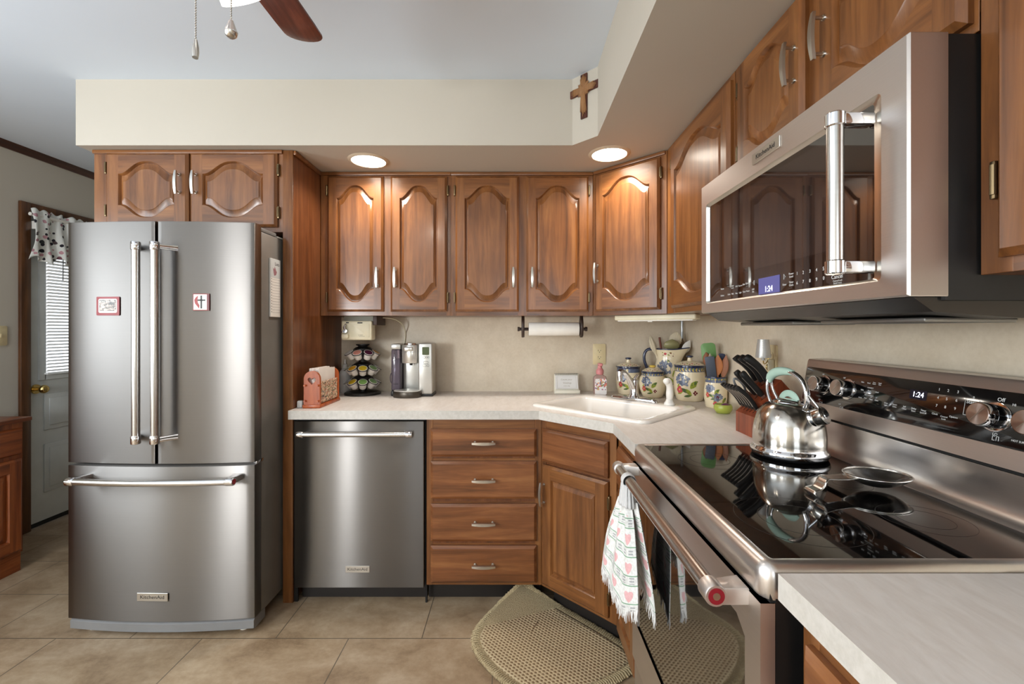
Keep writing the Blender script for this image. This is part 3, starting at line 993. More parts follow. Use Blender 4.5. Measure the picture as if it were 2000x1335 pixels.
MB().text('King Size Men', .0115, M @ Matrix.Translation((0, .019, .0042)), 0, .0002).build('lettering', white_pl, mg)
xm = (397.5-1004)/871*1.872; zm = 1.288-(590-643)/871*1.872
M = basis(on_door(xm, zm), slope(xm), (0, 0, 1))
mg = thing('fridge_magnet', 'square white magnet with black cross and red flame on the fridge', 'magnet', (xm, fy(xm), zm-.036), 0, None)
dkred = plain('magnet_red', (158, 48, 50), 0.4); dkred2 = plain('magnet_dark_edge', (96, 26, 34), .4)
MB().prism([(-.033, -.035), (.033, -.035), (.033, .035), (-.033, .035)], 0, .004, 'z', .001, M=M).build('red_tile', dkred, mg)
MB().prism([(-.030, -.032), (.023, -.032), (.023, .032), (-.030, .032)], .0041, .0046, 'z', M=M).build('white_face', white_pl, mg)
MB().box(-.002, .004, -.027, .027, .0047, .0053, M=M).box(-.013, .017, .005, .011, .0047, .0053, M=M).build('black_cross', ink, mg)
MB().prism([(-.012, .027), (-.014, .012), (-.013, -.002), (-.006, -.014), (-.008, -.027), (-.016, -.016), (-.024, -.006), (-.027, .008), (-.022, .018)], .0047, .0051, 'z', M=M).build('red_flame', dkred, mg)
MB().box(.0245, .0325, -.034, .034, .0041, .0044, M=M).build('dark_edge', dkred2, mg)
# notepad on the fridge side (faces +X)
M = basis((-1.1014, 2.045, 1.475), (0, 1, 0), (0, 0, 1))
npd = thing('notepad', 'magnetic shopping list pad stuck on the fridge side', 'notepad', (-1.101, 2.045, 1.34))
paper = plain('paper_white', (232, 230, 226), .7)
MB().box(-.040, .044, -.130, .135, 0, .007, .001, 1, 0, M).build('paper_block', paper, npd)
pad_grey = plain('pad_header_grey', (196, 200, 202), .7)
MB().box(-.039, .043, .048, .134, .0071, .0074, 0, 1, 0, M).build('printed_header', pad_grey, npd)
mauve = plain('pad_bird_mauve', (150, 104, 112), .7)
MB().prism([(-.022, .094), (-.012, .086), (-.006, .100), (.004, .084), (.012, .076), (.004, .062), (-.010, .058), (-.016, .072)], .0075, .0078, 'z', M=M).build('printed_bird', mauve, npd)
m = MB()
for k in range(13):
    z = .040-.0125*k
    m.box(-.026, .040, z, z+.0007, .0071, .0073, 0, 1, 0, M).box(-.034, -.030, z+.001, z+.005, .0071, .0074, 0, 1, 0, M)
m.text('Lists', .022, M @ Matrix.Translation((.014, .112, .0075)), 0, .0002)
m.build('printed_lines', ink, npd)

# ================================================================== dishwasher
dw = thing('dishwasher', 'stainless dishwasher with a bar handle under the counter', 'dishwasher', (-.720, 2.35, 0))
MB().box(-1.025, -.415, 2.100, 2.66, .10, .868).build('tub', void_m, dw)
dd = MB().box(-1.023, -.4195, 2.074, 2.100, .087, .8615, .0035, 2).build('door', ss, dw)
MB().box(-1.02, -.42, 2.15, 2.165, 0, .10).build('toe_kick', toe_m, dw)
MB().box(-1.042, -1.024, 2.112, 2.12, .0, .87).build('side_gap_shade', void_m, dw)  # black strips stand in for the shade in the gaps beside the door
MB().box(-.4185, -.411, 2.105, 2.12, .0, .87).build('side_gap_shade', void_m, dw)
h = MB().cyl((-.955, 2.018, .812), (-.490, 2.018, .812), .0118, n=20).build('handle', bar_m, dd)
for s, xe in ((-1, -.955), (1, -.490)):
    c = MB()
    c.tube([(xe, 2.018, .812), (xe+s*.004, 2.018, .812), (xe+s*.027, 2.018, .812), (xe+s*.030, 2.018, .812)], [.0125, .0145, .0145, .013], 20)
    c.prism([(xe+s*.004, 2.018), (xe+s*.022, 2.018), (xe+s*.014, 2.074), (xe-s*.022, 2.074)], .803, .821, 'z', .002)
    c.build('handle_mount', chrome, dd)
badge('badge', dd, basis(((698.5-1004)/871*2.074, 2.0742, .1745), (1, 0, 0), (0, 0, 1)), .112, .031)

# ================================================================== range
ra = thing('range', 'freestanding stainless electric range with black glass cooktop', 'stove', (.70, 1.07, 0))
RY0, RY1 = .693, 1.449
MB().box(.408, .985, RY0+.002, RY1-.002, .03, .868).build('body', black_pl, ra)
MB().box(.445, .96, RY0+.03, RY1-.03, 0, .035).build('leg_base', void_m, ra)
# cooktop rim (rounded lip) as a swept ring
prof_out = [(.865, -.001), (.877, -.0035), (.895, -.0045), (.908, -.0025), (.917, .003), (.9205, .010), (.9205, .020), (.9185, .0235)]
def rim(ins, r):
    return rrect(.386+ins, .965, RY0-.001+ins, RY1+.001-ins, r, 5)
mb = MB()
secs = [[(p[0], p[1], z) for p in rim(i+.0045, max(.006, .022-i))] for (z, i) in prof_out]
mb.loft(secs, cap=False)
mb.build('cooktop_rim', ss_top, ra, smooth=50)
ck = MB()
ck.prism(rrect(.409, .9235, RY0+.022, RY1-.022, .012), .905, .9185, 'z')
glass_top = NT('ceramic_glass_top'); 
glass_top = glass_top.fin(lin((12, 10, 10)), 0.035, 0, 0.55, 0.35, 0.02)
ct = ck.build('glass_cooktop', glass_top, ra)
burn_m = plain('burner_ring_print', (58, 54, 52), 0.25)
m = MB()
for (x, y, r) in ((.555, .87, .115), (.555, 1.265, .085), (.80, .87, .075), (.80, 1.07, .05), (.81, 1.30, .085)):
    for rr in (r, r*.62):
        pts = [(x+rr*cos(2*pi*i/48), y+rr*sin(2*pi*i/48)) for i in range(48)]
        pin = [(x+(rr-.0011)*cos(2*pi*i/48), y+(rr-.0011)*sin(2*pi*i/48)) for i in range(48)]
        n = 48
        m.add([(p[0], p[1], .9187) for p in pts]+[(p[0], p[1], .9187) for p in pin], [(i, (i+1) % n, n+(i+1) % n, n+i) for i in range(n)])
m.build('burner_marks', burn_m, ct)
# front: gap strip, door
MB().box(.400, .412, RY0+.004, RY1-.004, .858, .88).build('vent_gap', void_m, ra)
m = MB()
d0, d1, z0, z1 = RY0+.002, RY1-.002, .235, .861
wy0, wy1, wz0, wz1 = .742, 1.392, .362, .800
fx = .384
def dbox(a, b, c_, e): m.box(fx, .406, a, b, c_, e)
# one frame mesh with a window opening and chamfered upper corners
out_ = [(d0, z0), (d1, z0), (d1, z1), (d0, z1)]
win = [(wy0, wz0), (wy1, wz0), (wy1, wz1-.0), (wy0+.028, wz1), (wy0, wz1-.022)]
bmq = bmesh.new()
def rr_(pts):
    vs = [bmq.verts.new((fx, p[0], p[1])) for p in pts]
    return [bmq.edges.new((vs[i], vs[(i+1) % len(vs)])) for i in range(len(vs))]
bmesh.ops.triangle_fill(bmq, edges=rr_(out_)+rr_(win), use_beauty=True, normal=(-1, 0, 0))
tris = [[v.co.copy() for v in f.verts] for f in bmq.faces]; bmq.free()
for t in tris: m.add(t, [(0, 1, 2)])
for P, inner in ((out_, False), (win, True)):
    for i in range(len(P)):
        p, q = P[i], P[(i+1) % len(P)]
        m.add([(fx, p[0], p[1]), (fx, q[0], q[1]), (.407, q[0], q[1]), (.407, p[0], p[1])], [(0, 1, 2, 3)])
od = m.build('oven_door', ss_r, ra, smooth=20)
oven_gl = NT('oven_window_glass').fin(lin((16, 15, 15)), 0.05, 0, 0.8, 1.0, 0.02)
MB().prism([(p[0], p[1]) for p in win], fx+.004, fx+.012, 'x').build('window', oven_gl, od)
hx, hz = .330, .853
h = MB().cyl((hx, .760, hz), (hx, 1.385, hz), .0150, n=24).build('handle', bar_m, od)
for s, ye in ((-1, .760), (1, 1.385)):
    c = MB()
    c.tube([(hx, ye, hz), (hx, ye+s*.003, hz), (hx, ye+s*.030, hz), (hx, ye+s*.033, hz)], [.0158, .0185, .0185, .017], 24)
    c.prism([(hx-.004, ye+s*.002), (hx-.004, ye+s*.030), (fx+.001, ye+s*.030), (fx+.001, ye-s*.012)], hz-.017, hz+.012, 'z', .003)
    c.build('handle_mount', ss_r, od)
MB().cyl((hx, .7275, hz), (hx, .7262, hz), .0135, n=24).cyl((hx, .7262, hz), (hx, .7255, hz), .006, n=16, mi=1).build('handle_medallion', [red_m, nickel], od)
MB().box(fx+.006, .408, RY0+.004, RY1-.004, .055, .228, .003).build('storage_drawer', ss_r, ra)
# backguard
m = MB()
# lower sweep from the glass up to the slot
sweep = [(.924, .9195), (.934, .924), (.942, .934), (.9455, .950), (.944, .985), (.938, 1.0125), (.938, 1.016), (.985, 1.016), (.985, .90), (.924, .90)]
m.prism(sweep, RY0, RY1, 'y')
m.build('lower_backguard', ss_top, ra, smooth=50)
MB().box(.942, .98, RY0+.004, RY1-.004, 1.0155, 1.027).build('vent_slot', void_m, ra)
def face_x(z): return .9265+(z-1.026)/(1.192-1.026)*.0285
gz0_, gz1_ = 1.064, 1.168
prof = [(.9265, 1.026), (face_x(1.186), 1.186), (face_x(1.19)+.003, 1.1925), (.985, 1.1945), (.985, 1.026)]
m = MB().prism(prof, RY0, RY1, 'y', .0012, 1)
bg = m.build('backguard', ss_r, ra, smooth=40)
# black glass panel in the face
fd = Vector((face_x(1.192)-face_x(1.026), 0, .166)).normalized()
def on_face(y, z, off=0.0):
    n = Vector((-fd.z, 0, fd.x))
    p = Vector((face_x(z), y, z))+n*off
    return tuple(p)
Mp = lambda y, z, off: basis(on_face(y, z, off), (0, -1, 0), tuple(fd))
PM = basis(on_face(1.071, (gz0_+gz1_)/2, .0), (0, -1, 0), tuple(fd))
hh = (gz1_-gz0_)/2/fd.z
cp = MB().prism(rrect(-.372, .366, -hh, hh, .006), 0, .0016, 'z', .0006, M=PM).build('control_panel', black_gl, ra)
def fpx(px, py):
    """panel point seen at a photo pixel (used for the print positions)"""
    x = .944
    for _ in range(4):
        d_ = x*871/(px-1004); z = 1.288-(py-643)/871*d_; x = face_x(z)-.002
    return d_, z
pm = MB()
for (s, px, py, sz) in (('Bake', 1685, 746, .0050), ('Broil', 1697, 748, .0050), ('Keep\nWarm', 1707.5, 748.5, .0042), ('Rapid\nHeat', 1718.5, 750, .0042),
                        ('CONVECT', 1700, 757.5, .0042), ('Bake', 1684, 761, .0050), ('Roast', 1698, 763, .0050), ('Broil', 1713, 766, .0050),
                        ('EASY CONVECT', 1697, 772, .0040), ('Frozen', 1680, 776, .0042), ('Pizza', 1690, 777, .0045), ('Meats', 1701, 780, .0045), ('Other', 1712, 782, .0045),
                        ('Oven\nLight', 1730, 789, .0052), ('Steam\nClean', 1747, 792, .0052), ('Self\nClean', 1766, 796, .0052), ('Delay\nStart', 1784, 800, .0056), ('Timer\nSet/Off', 1803, 804, .0056),
                        ('Clock', 1825.5, 808, .0058), ('Control\nLock', 1843, 816, .0050), ('Options', 1862, 814.5, .0056),
                        ('1', 1834.5, 760.5, .0085), ('2', 1852, 763, .0085), ('3', 1871, 765.5, .0085), ('4', 1832, 776.5, .0085), ('5', 1849, 779, .0085), ('6', 1868, 782, .0085),
                        ('7', 1829, 792, .0085), ('8', 1846, 795, .0085), ('9', 1865, 798, .0085), ('0', 1902, 776.5, .007),
                        ('Start', 1897, 785.5, .010), ('Off', 1892.5, 806, .010), ('Off', 1955.5, 781, .0105), ('Hi', 1981, 791, .007), ('LO', 1943, 848, .007), ('Med', 1666, 745, .005),
                        ('Off', 1608, 731, .006), ('Off', 1649, 738, .006), ('LO', 1600, 780, .006), ('LO', 1640, 789, .006), ('HOT SURFACE', 1995, 864, .0052)):
    y, z = fpx(px, py)
    pm.text(s, sz, Mp(y, z, .0019), 0, .0001)
y, z = fpx(1897, 796)
Mq = Mp(y, z, .0019)
for (a, b, c_, e) in ((-.0145, .0145, .0165, .0172), (-.0145, .0145, -.0172, -.0165), (-.0145, -.0138, -.0172, .0172), (.0138, .0145, -.0172, .0172)):
    pm.box(a, b, c_, e, 0, .0002, 0, 1, 0, Mq)
for (px, py) in ((1944, 856), (1603, 787), (1643, 797)):
    y, z = fpx(px, py); Mq = Mp(y, z, .0019)
    for (a, b) in ((-.006, .006), (-.006, -.001), (.001, .006)):
        pass
    pm.box(-.006, -.001, .0035, .0043, 0, .0002, 0, 1, 0, Mq).box(-.006, -.001, -.0043, -.0035, 0, .0002, 0, 1, 0, Mq).box(-.006, -.0052, -.0043, .0043, 0, .0002, 0, 1, 0, Mq)
    pm.box(.001, .006, .0035, .0043, 0, .0002, 0, 1, 0, Mq).box(.001, .0018, -.0043, .0043, 0, .0002, 0, 1, 0, Mq).box(.0052, .006, -.0043, .0043, 0, .0002, 0, 1, 0, Mq)
pm.build('printed_legends', ink_w, cp)
y, z = fpx(1793, 771)
led = emit('clock_digits', (225, 230, 255), 2.0)
MB().prism(rrect(-.022, .022, -.011, .011, .002), .0017, .0019, 'z', M=Mp(y, z, 0)).build('display_window', plain('display_tint', (26, 26, 40), .1), cp)
MB().text('1:24', .0175, Mp(y, z, .0021), 0, .0001).build('display_digits', led, cp)
# knobs
def knob(y, z):
    n = Vector((-fd.z, 0, fd.x))
    o = Vector(on_face(y, z, .0016))
    M = basis(tuple(o), (0, -1, 0), tuple(fd))
    MB().lathe([(.029, 0), (.029, .0015), (.0265, .002)], n=36, M=M).build('knob_ring', chrome, cp)
    k = MB().lathe([(.0232, .002), (.0232, .010), (.0225, .014), (.0215, .020), (.0235, .0225), (.0235, .0335), (.022, .0365)], n=40, mis=[0]*7, M=M)
    kk = k.build('knob', chrome, ra)
    MB().lathe([(.0226, .0045), (.0236, .005), (.0236, .019), (.0226, .0195)], n=40, M=M).build('knob_skirt', black_gl, kk)
    MB().lathe([(.0205, .0364), (.0205, .0372), (.0003, .0373)], n=40, M=M).build('knob_face', steel_spun, kk)
    MB().box(-.0008, .0008, -.017, .017, .0372, .0378, 0, 1, 0, M @ Matrix.Rotation(-.7, 4, 'Z')).build('knob_pointer', nickel, kk)
steel_spun = plain('spun_steel_face', (196, 178, 168), .3, 1.0)
steel_spun.node_tree.nodes['Principled BSDF'].inputs['Anisotropic'].default_value = .8
tn = steel_spun.node_tree.nodes.new('ShaderNodeTangent'); tn.direction_type = 'RADIAL'; tn.axis = 'X'
steel_spun.node_tree.links.new(tn.outputs[0], steel_spun.node_tree.nodes['Principled BSDF'].inputs['Tangent'])
for (y, z) in ((1.353, 1.119), (1.257, 1.119), (.871, 1.117), (.790, 1.117)): knob(y, z)

# ================================================================== microwave
mw = thing('microwave', 'over-the-range stainless microwave with dark glass door', 'microwave', (.80, 1.07, 1.31))
MY0, MY1, MZ0, MZ1 = .690, 1.450, 1.339, 1.749
MB().box(.672, .985, MY0+.004, MY1-.002, MZ0-.006, MZ1, .002).build('body', black_pl, mw)
# underside: slanted vent tray
m = MB().prism([(.628, 1.339), (.985, 1.339), (.985, 1.310), (.80, 1.306), (.66, 1.316)], MY0+.012, MY1-.012, 'y')
under_m = steel('microwave_underside', (96, 94, 92), .35)
un = m.build('vent_tray', under_m, mw, smooth=20)
filt_m = plain('filter_mesh', (150, 148, 144), .4, 1.0, bump=.3)
for k in range(2):
    MB().box(.70, .86, .76+.36*k, 1.02+.36*k, 1.300, 1.309, .003).build('grease_filter', filt_m, un)
iy0, iy1, iz0, iz1 = .741, 1.417, 1.3685, 1.683
# door/front frame with opening
FXM = .610
bmq = bmesh.new()
def rr2(pts):
    vs = [bmq.verts.new((FXM, p[0], p[1])) for p in pts]
    return [bmq.edges.new((vs[i], vs[(i+1) % len(vs)])) for i in range(len(vs))]
outp = rrect(MY0+.003, MY1, MZ0+.003, MZ1-.003, .002, 2)
opn = rrect(iy0, iy1, iz0, iz1, .010, 5)
bmesh.ops.triangle_fill(bmq, edges=rr2(outp)+rr2(opn), use_beauty=True, normal=(-1, 0, 0))
tris = [[v.co.copy() for v in f.verts] for f in bmq.faces]; bmq.free()
m = MB()
for t in tris: m.add(t, [(0, 1, 2)])
big = rrect(MY0, MY1, MZ0, MZ1, .002, 2)
m.loft([[(FXM, p[0], p[1]) for p in outp], [(FXM+.004, p[0], p[1]) for p in big], [(.672, p[0], p[1]) for p in big]], cap=False)
mf = m.build('front_panel', ss_r, mw, smooth=20)
m = MB()
glp = rrect(iy0+.024, iy1-.010, iz0+.006, iz1-.008, .006, 5)
m.loft([[(FXM, p[0], p[1]) for p in opn], [(FXM+.001, p[0], p[1]) for p in rrect(iy0+.0015, iy1-.0015, iz0+.0015, iz1-.0015, .0095, 5)], [(FXM+.008, p[0], p[1]) for p in glp]], cap=False)
m.build('window_bezel', nickel, mf, smooth=20)
mw_gl = NT('microwave_glass').fin(lin((26, 20, 19)), 0.03, 0, 0.9, 1.0, 0.01)
mg_ = MB().prism(glp, FXM+.008, FXM+.016, 'x').build('window', mw_gl, mw)
# inner see-through screen, a slightly lighter rounded field
MB().prism(rrect(iy0+.11, iy1-.025, 1.442, iz1-.02, .02), FXM+.0076, FXM+.0079, 'x').build('window_screen', NT('window_screen_print').fin(lin((44, 36, 34)), 0.04, 0, .9, 1.0, .01), mg_)
hy, hx2 = .769, .5535
h = MB().cyl((hx2, hy, 1.405), (hx2, hy, 1.638), .0128, n=24).build('handle', bar_m, mf)
for (za, zb) in ((1.383, 1.407), (1.636, 1.660)):
    c = MB()
    c.tube([(hx2, hy, za), (hx2, hy, za+.002), (hx2, hy, zb-.002), (hx2, hy, zb)], [.0135, .0155, .0155, .0135], 24)
    c.box(hx2, FXM+.006, hy-.011, hy+.011, za+.002, zb-.002, .003)
    c.build('handle_mount', chrome, mf)
badge('badge', mf, basis((FXM-.0002, 1.079, 1.7195), (0, -1, 0), (0, 0, 1)), .118, .027)
def mpx(px, py):
    d_ = (FXM+.0075)*871/(px-1004)
    return d_, 1.288-(py-643)/871*d_
pm = MB()
def mt(s, px, py, sz):
    y, z = mpx(px, py)
    pm.text(s, sz, basis((FXM+.0072, y, z), (0, -1, 0), (0, 0, 1)), 0, .0001)
for (s, px, py, sz) in (('Reheat', 1411, 564, .007), ('Defrost', 1411, 577, .007), ('Soften', 1424, 574.5, .0065), ('Melt', 1431, 573.5, .0065), ('Steam\nCook', 1430.5, 560, .0062),
                        ('Grill', 1438.5, 559, .0065), ('Popcorn', 1446, 557.5, .0060), ('Bake', 1453, 555, .0065), ('Beverage', 1461, 552.5, .0060), ('Vent', 1438.5, 572.5, .0065), ('Light', 1446, 571, .0065),
                        ('Timer', 1453.5, 569.5, .0065), ('Power', 1461, 568, .0065), ('Add\n30s', 1471, 567, .0065), ('Enter', 1532.5, 555.5, .0065), ('Power\nLevel', 1545.5, 537, .0065), ('Timer\nClock', 1545.5, 553.5, .0065),
                        ('1', 1557, 534, .010), ('2', 1569, 532, .010), ('3', 1582, 529.5, .010), ('4', 1595, 527, .010), ('5', 1608.5, 524.5, .010),
                        ('6', 1557, 552.5, .010), ('7', 1569, 550, .010), ('8', 1582, 548, .010), ('9', 1595, 545.5, .010), ('0', 1609, 543, .010),
                        ('Cancel', 1635, 540, .011), ('Control Lock\n(hold 3 sec)', 1636, 550, .0045)):
    mt(s, px, py, sz)
for (px, py, sg) in ((1532.5, 540, 1), (1472, 552, -1)):
    y, z = mpx(px, py)
    M = basis((FXM+.0072, y, z), (0, -1, 0), (0, 0, 1))
    pts = [Vector((-.003*sg, .006, 0)), Vector((.003*sg, 0, 0)), Vector((-.003*sg, -.006, 0))]
    pm.tube([M @ p for p in pts], .0005, 6, closed=True)
pm.build('printed_legends', ink_w, mg_)
y0_, z0_ = mpx(1482, 556); y1_, z1_ = mpx(1523, 552)
disp = emit('display_glow', (92, 92, 150), 0.55, (60, 60, 100))
MB().box(FXM+.0069, FXM+.0074, y1_, y0_, 1.3755, 1.4155).build('display_window', disp, mg_)
MB().text('1:24', .020, basis((FXM+.0067, (y0_+y1_)/2, 1.386), (0, -1, 0), (0, 0, 1)), 0, .0001).build('display_digits', led, mg_)
# ================================================================== sink, faucet, sprayer
sink_m = plain('sink_bisque_enamel', (234, 230, 224), 0.16, 0, .6, .4, var=.02)
sk_t = thing('sink', 'white drop-in corner sink set at an angle in the counter', 'sink', (SCX, SCY, .72), 0)
mb = MB()
def skr(a0, a1, b0, b1, r, z, n=5): return [sk(a, b, z) for (a, b) in rrect(a0, a1, b0, b1, r, n)]
mb.loft([skr(-.312, .312, -.252, .247, .045, .9142), skr(-.314, .314, -.254, .249, .045, .918), skr(-.311, .311, -.251, .246, .044, .9245),
         skr(-.300, .300, -.240, .236, .040, .9275), skr(-.286, .286, -.226, .160, .040, .9265), skr(-.270, .270, -.212, .148, .045, .9235),
         skr(-.262, .262, -.204, .140, .045, .914), skr(-.255, .255, -.196, .132, .045, .86), skr(-.235, .235, -.175, .112, .055, .762),
         skr(-.20, .20, -.14, .08, .05, .745), skr(-.05, .05, -.07, .02, .02, .741)], cap=False)
mb.add(skr(-.05, .05, -.07, .02, .02, .741), [list(range(24))])
mb.build('basin', sink_m, sk_t, smooth=60, recalc=True)
p = sk(0, -.025, 0)
MB().lathe([(.040, .7412), (.040, .7435), (.030, .7425), (.012, .7415), (.0005, .7415)], (p[0], p[1], 0)).build('drain', chrome, sk_t)

fx_ = sk(0.005, .193, .9275)
fa = thing('faucet', 'chrome single-handle faucet mounted on the sink back deck', 'faucet', fx_)
def fk(a, b, z): return (fx_[0]+wv.x*a+vv.x*b, fx_[1]+wv.y*a+vv.y*b, z)
mb = MB()
ring = lambda s, z: [fk(a*s, b*s, z) for (a, b) in rrect(-.130, .130, -.024, .024, .022, 5)]
mb.loft([ring(1, .9275), ring(1, .936), ring(.97, .941), ring(.90, .944)])
mb.build('base_plate', chrome, fa, smooth=50)
MB().lathe([(.030, .943), (.027, .950), (.0225, .958), (.0205, .99), (.0215, 1.022), (.0205, 1.030), (.012, 1.034), (.0004, 1.035)], (fx_[0], fx_[1], 0)).build('body', chrome, fa, smooth=50)
sp = bez(fk(0, -.012, .990), fk(-.004, -.035, 1.035), fk(-.010, -.070, 1.084), fk(-.018, -.108, 1.080), 14)
f_ = MB().tube(sp, [.0155-.004*i/14 for i in range(15)], 16).build('spout', chrome, fa, smooth=50)
p = sp[-1]
MB().lathe([(.0115, 1.031), (.0135, 1.033), (.0140, 1.060), (.0120, 1.0805), (.0004, 1.083)], (p[0], p[1], 0), 24).build('spout_tip', chrome, f_)
MB().tube([fk(.0, .002, 1.028), fk(.004, .008, 1.044), fk(.010, .020, 1.056)], [.010, .0085, .007], 12).build('lever', chrome, fa, smooth=50)
sp_o = sk(.195, .190, .9275)
so = thing('sink_sprayer', 'white side sprayer standing in the sink deck beside the faucet', 'sprayer', sp_o)
MB().lathe([(.025, .9275), (.0255, .934), (.021, .940), (.017, .945), (.0155, .953)], (sp_o[0], sp_o[1], 0)).build('escutcheon', white_pl, so, smooth=50)
q = bez((sp_o[0], sp_o[1], .95), (sp_o[0]+.002, sp_o[1], .985), (sp_o[0]+.006, sp_o[1]+.004, 1.03), (sp_o[0]-.016, sp_o[1]-.014, 1.043), 14)
MB().tube(q, [.0135, .015, .0165, .0172, .0172, .0168, .016, .0155, .0155, .016, .017, .018, .0182, .0178, .016], 18).build('spray_wand', sink_m, so, smooth=60)
p = q[-1]
MB().ell((p[0]-.004, p[1]-.004, p[2]-.001), .017, .017, .0155).build('spray_head', sink_m, so)

# ================================================================== hand-painted canisters
cer = plain('glazed_cream_ceramic', (236, 220, 186), 0.18, 0, .5, .5, var=.05, vs=14)
navy = plain('navy_glaze', (38, 46, 74), 0.2, coat=.5)
blue = plain('hydrangea_blue_glaze', (128, 134, 150), 0.22, var=.25, vs=120)
blue2 = plain('slate_blue_glaze', (96, 104, 126), 0.22, var=.2, vs=90)
leaf = plain('leaf_green_glaze', (150, 160, 58), 0.25, var=.3, vs=70)
leaf2 = plain('dark_leaf_glaze', (84, 104, 60), 0.25, var=.3, vs=70)
rose = plain('rose_glaze', (196, 78, 84), 0.25, var=.2, vs=90)
berry = plain('berry_glaze', (110, 24, 40), 0.25)
yel = plain('yellow_glaze', (222, 190, 84), 0.25)
FLM = [blue, blue2, leaf, leaf2, rose, berry, yel, cer]
def prof_r(prof, z):
    for (a, b) in zip(prof, prof[1:]):
        lo, hi = sorted((a[1], b[1]))
        if lo <= z <= hi and hi > lo:
            f = (z-a[1])/(b[1]-a[1]); return a[0]+(b[0]-a[0])*f
    return prof[-1][0]
class Paint:
    """small glazed motifs that lie on a lathe surface; u = arc length around, v = height"""
    def __init__(s, prof, c, face): s.prof, s.c, s.face, s.mb = prof, c, face, MB()
    def pt(s, u, v, off=.0008):
        r = prof_r(s.prof, v)
        a = s.face+u/max(.03, r)
        r += off
        return (s.c[0]+r*cos(a), s.c[1]+r*sin(a), s.c[2]+v)
    def blob(s, u, v, ru, rv, rot=0, mi=0, off=.0008, n=12, pinch=0):
        ps = []
        for i in range(n):
            t = 2*pi*i/n
            k = 1-pinch*abs(cos(t))**3*0
            x, y = ru*cos(t), rv*sin(t)*(1-pinch*abs(cos(t)))
            ps.append(s.pt(u+x*cos(rot)-y*sin(rot), v+x*sin(rot)+y*cos(rot), off))
        ps.append(s.pt(u, v, off+.0002))
        s.mb.add(ps, [(i, (i+1) % n, n) for i in range(n)], mi)
    def hydrangea(s, u, v, r, seed=1, k=34):
        g = random.Random(seed)
        s.blob(u, v, r*.82, r*.72, 0, 1, .0007)
        for i in range(k):
            a = g.uniform(0, 2*pi); d = r*sqrt(g.random())*.95
            s.blob(u+d*cos(a), v+d*sin(a)*.85, r*.20, r*.15, g.uniform(0, 3), g.choice([0, 0, 1]), .0009+.0001*(i % 5), 8)
    def bouquet(s, u, v, k=1.0, seed=1, flip=1):
        s.hydrangea(u-.010*k*flip, v+.016*k, .020*k, seed)
        for (a, b, ra, rb, ro, m) in ((.018, .004, .013, .0075, .9, 2), (.021, .008, .010, .004, .6, 3), (-.004, -.012, .012, .005, -.5, 3), (.006, -.016, .011, .005, -.9, 2), (-.016, -.018, .009, .004, .5, 2), (.004, -.026, .010, .0035, .2, 3), (-.022, .000, .006, .003, 1.2, 2)):
            s.blob(u+a*k*flip, v+b*k, ra*k, rb*k, ro*flip, m, .0010, 12, .35)
        for (a, b) in ((-.018, -.006), (-.022, -.010), (-.015, -.012), (-.019, -.014)):
            s.blob(u+a*k*flip, v+b*k, .0062*k, .005*k, a*90, 4, .0012, 9)
        s.blob(u-.018*k*flip, v-.010*k, .0025*k, .0025*k, 0, 6, .0016, 8)
        for (a, b) in ((.022, -.014), (.026, -.018), (.022, -.022), (.019, -.018)):
            s.blob(u+a*k*flip, v+b*k, .0026*k, .0026*k, 0, 5, .0011, 8)
    def band(s, v0, v1, n):
        r = prof_r(s.prof, (v0+v1)/2)
        h = (v1-v0)
        N = 72
        for i in range(N):
            a0, a1 = 2*pi*i/N*r, 2*pi*(i+1)/N*r
            s.mb.add([s.pt(a0, v0, .0006), s.pt(a1, v0, .0006), s.pt(a1, v1, .0006), s.pt(a0, v1, .0006)], [(0, 1, 2, 3)], 1)
        for i in range(n):
            u = 2*pi*r*(i/n)
            s.blob(u, v0+h*.68, r*2.4/n, h*.15, .6, 2 if i % 2 else 6, .0010, 8, .3)
            s.blob(u, v0+h*.32, r*2.4/n, h*.15, -.6, 6 if i % 3 else 7, .0010, 8, .3)

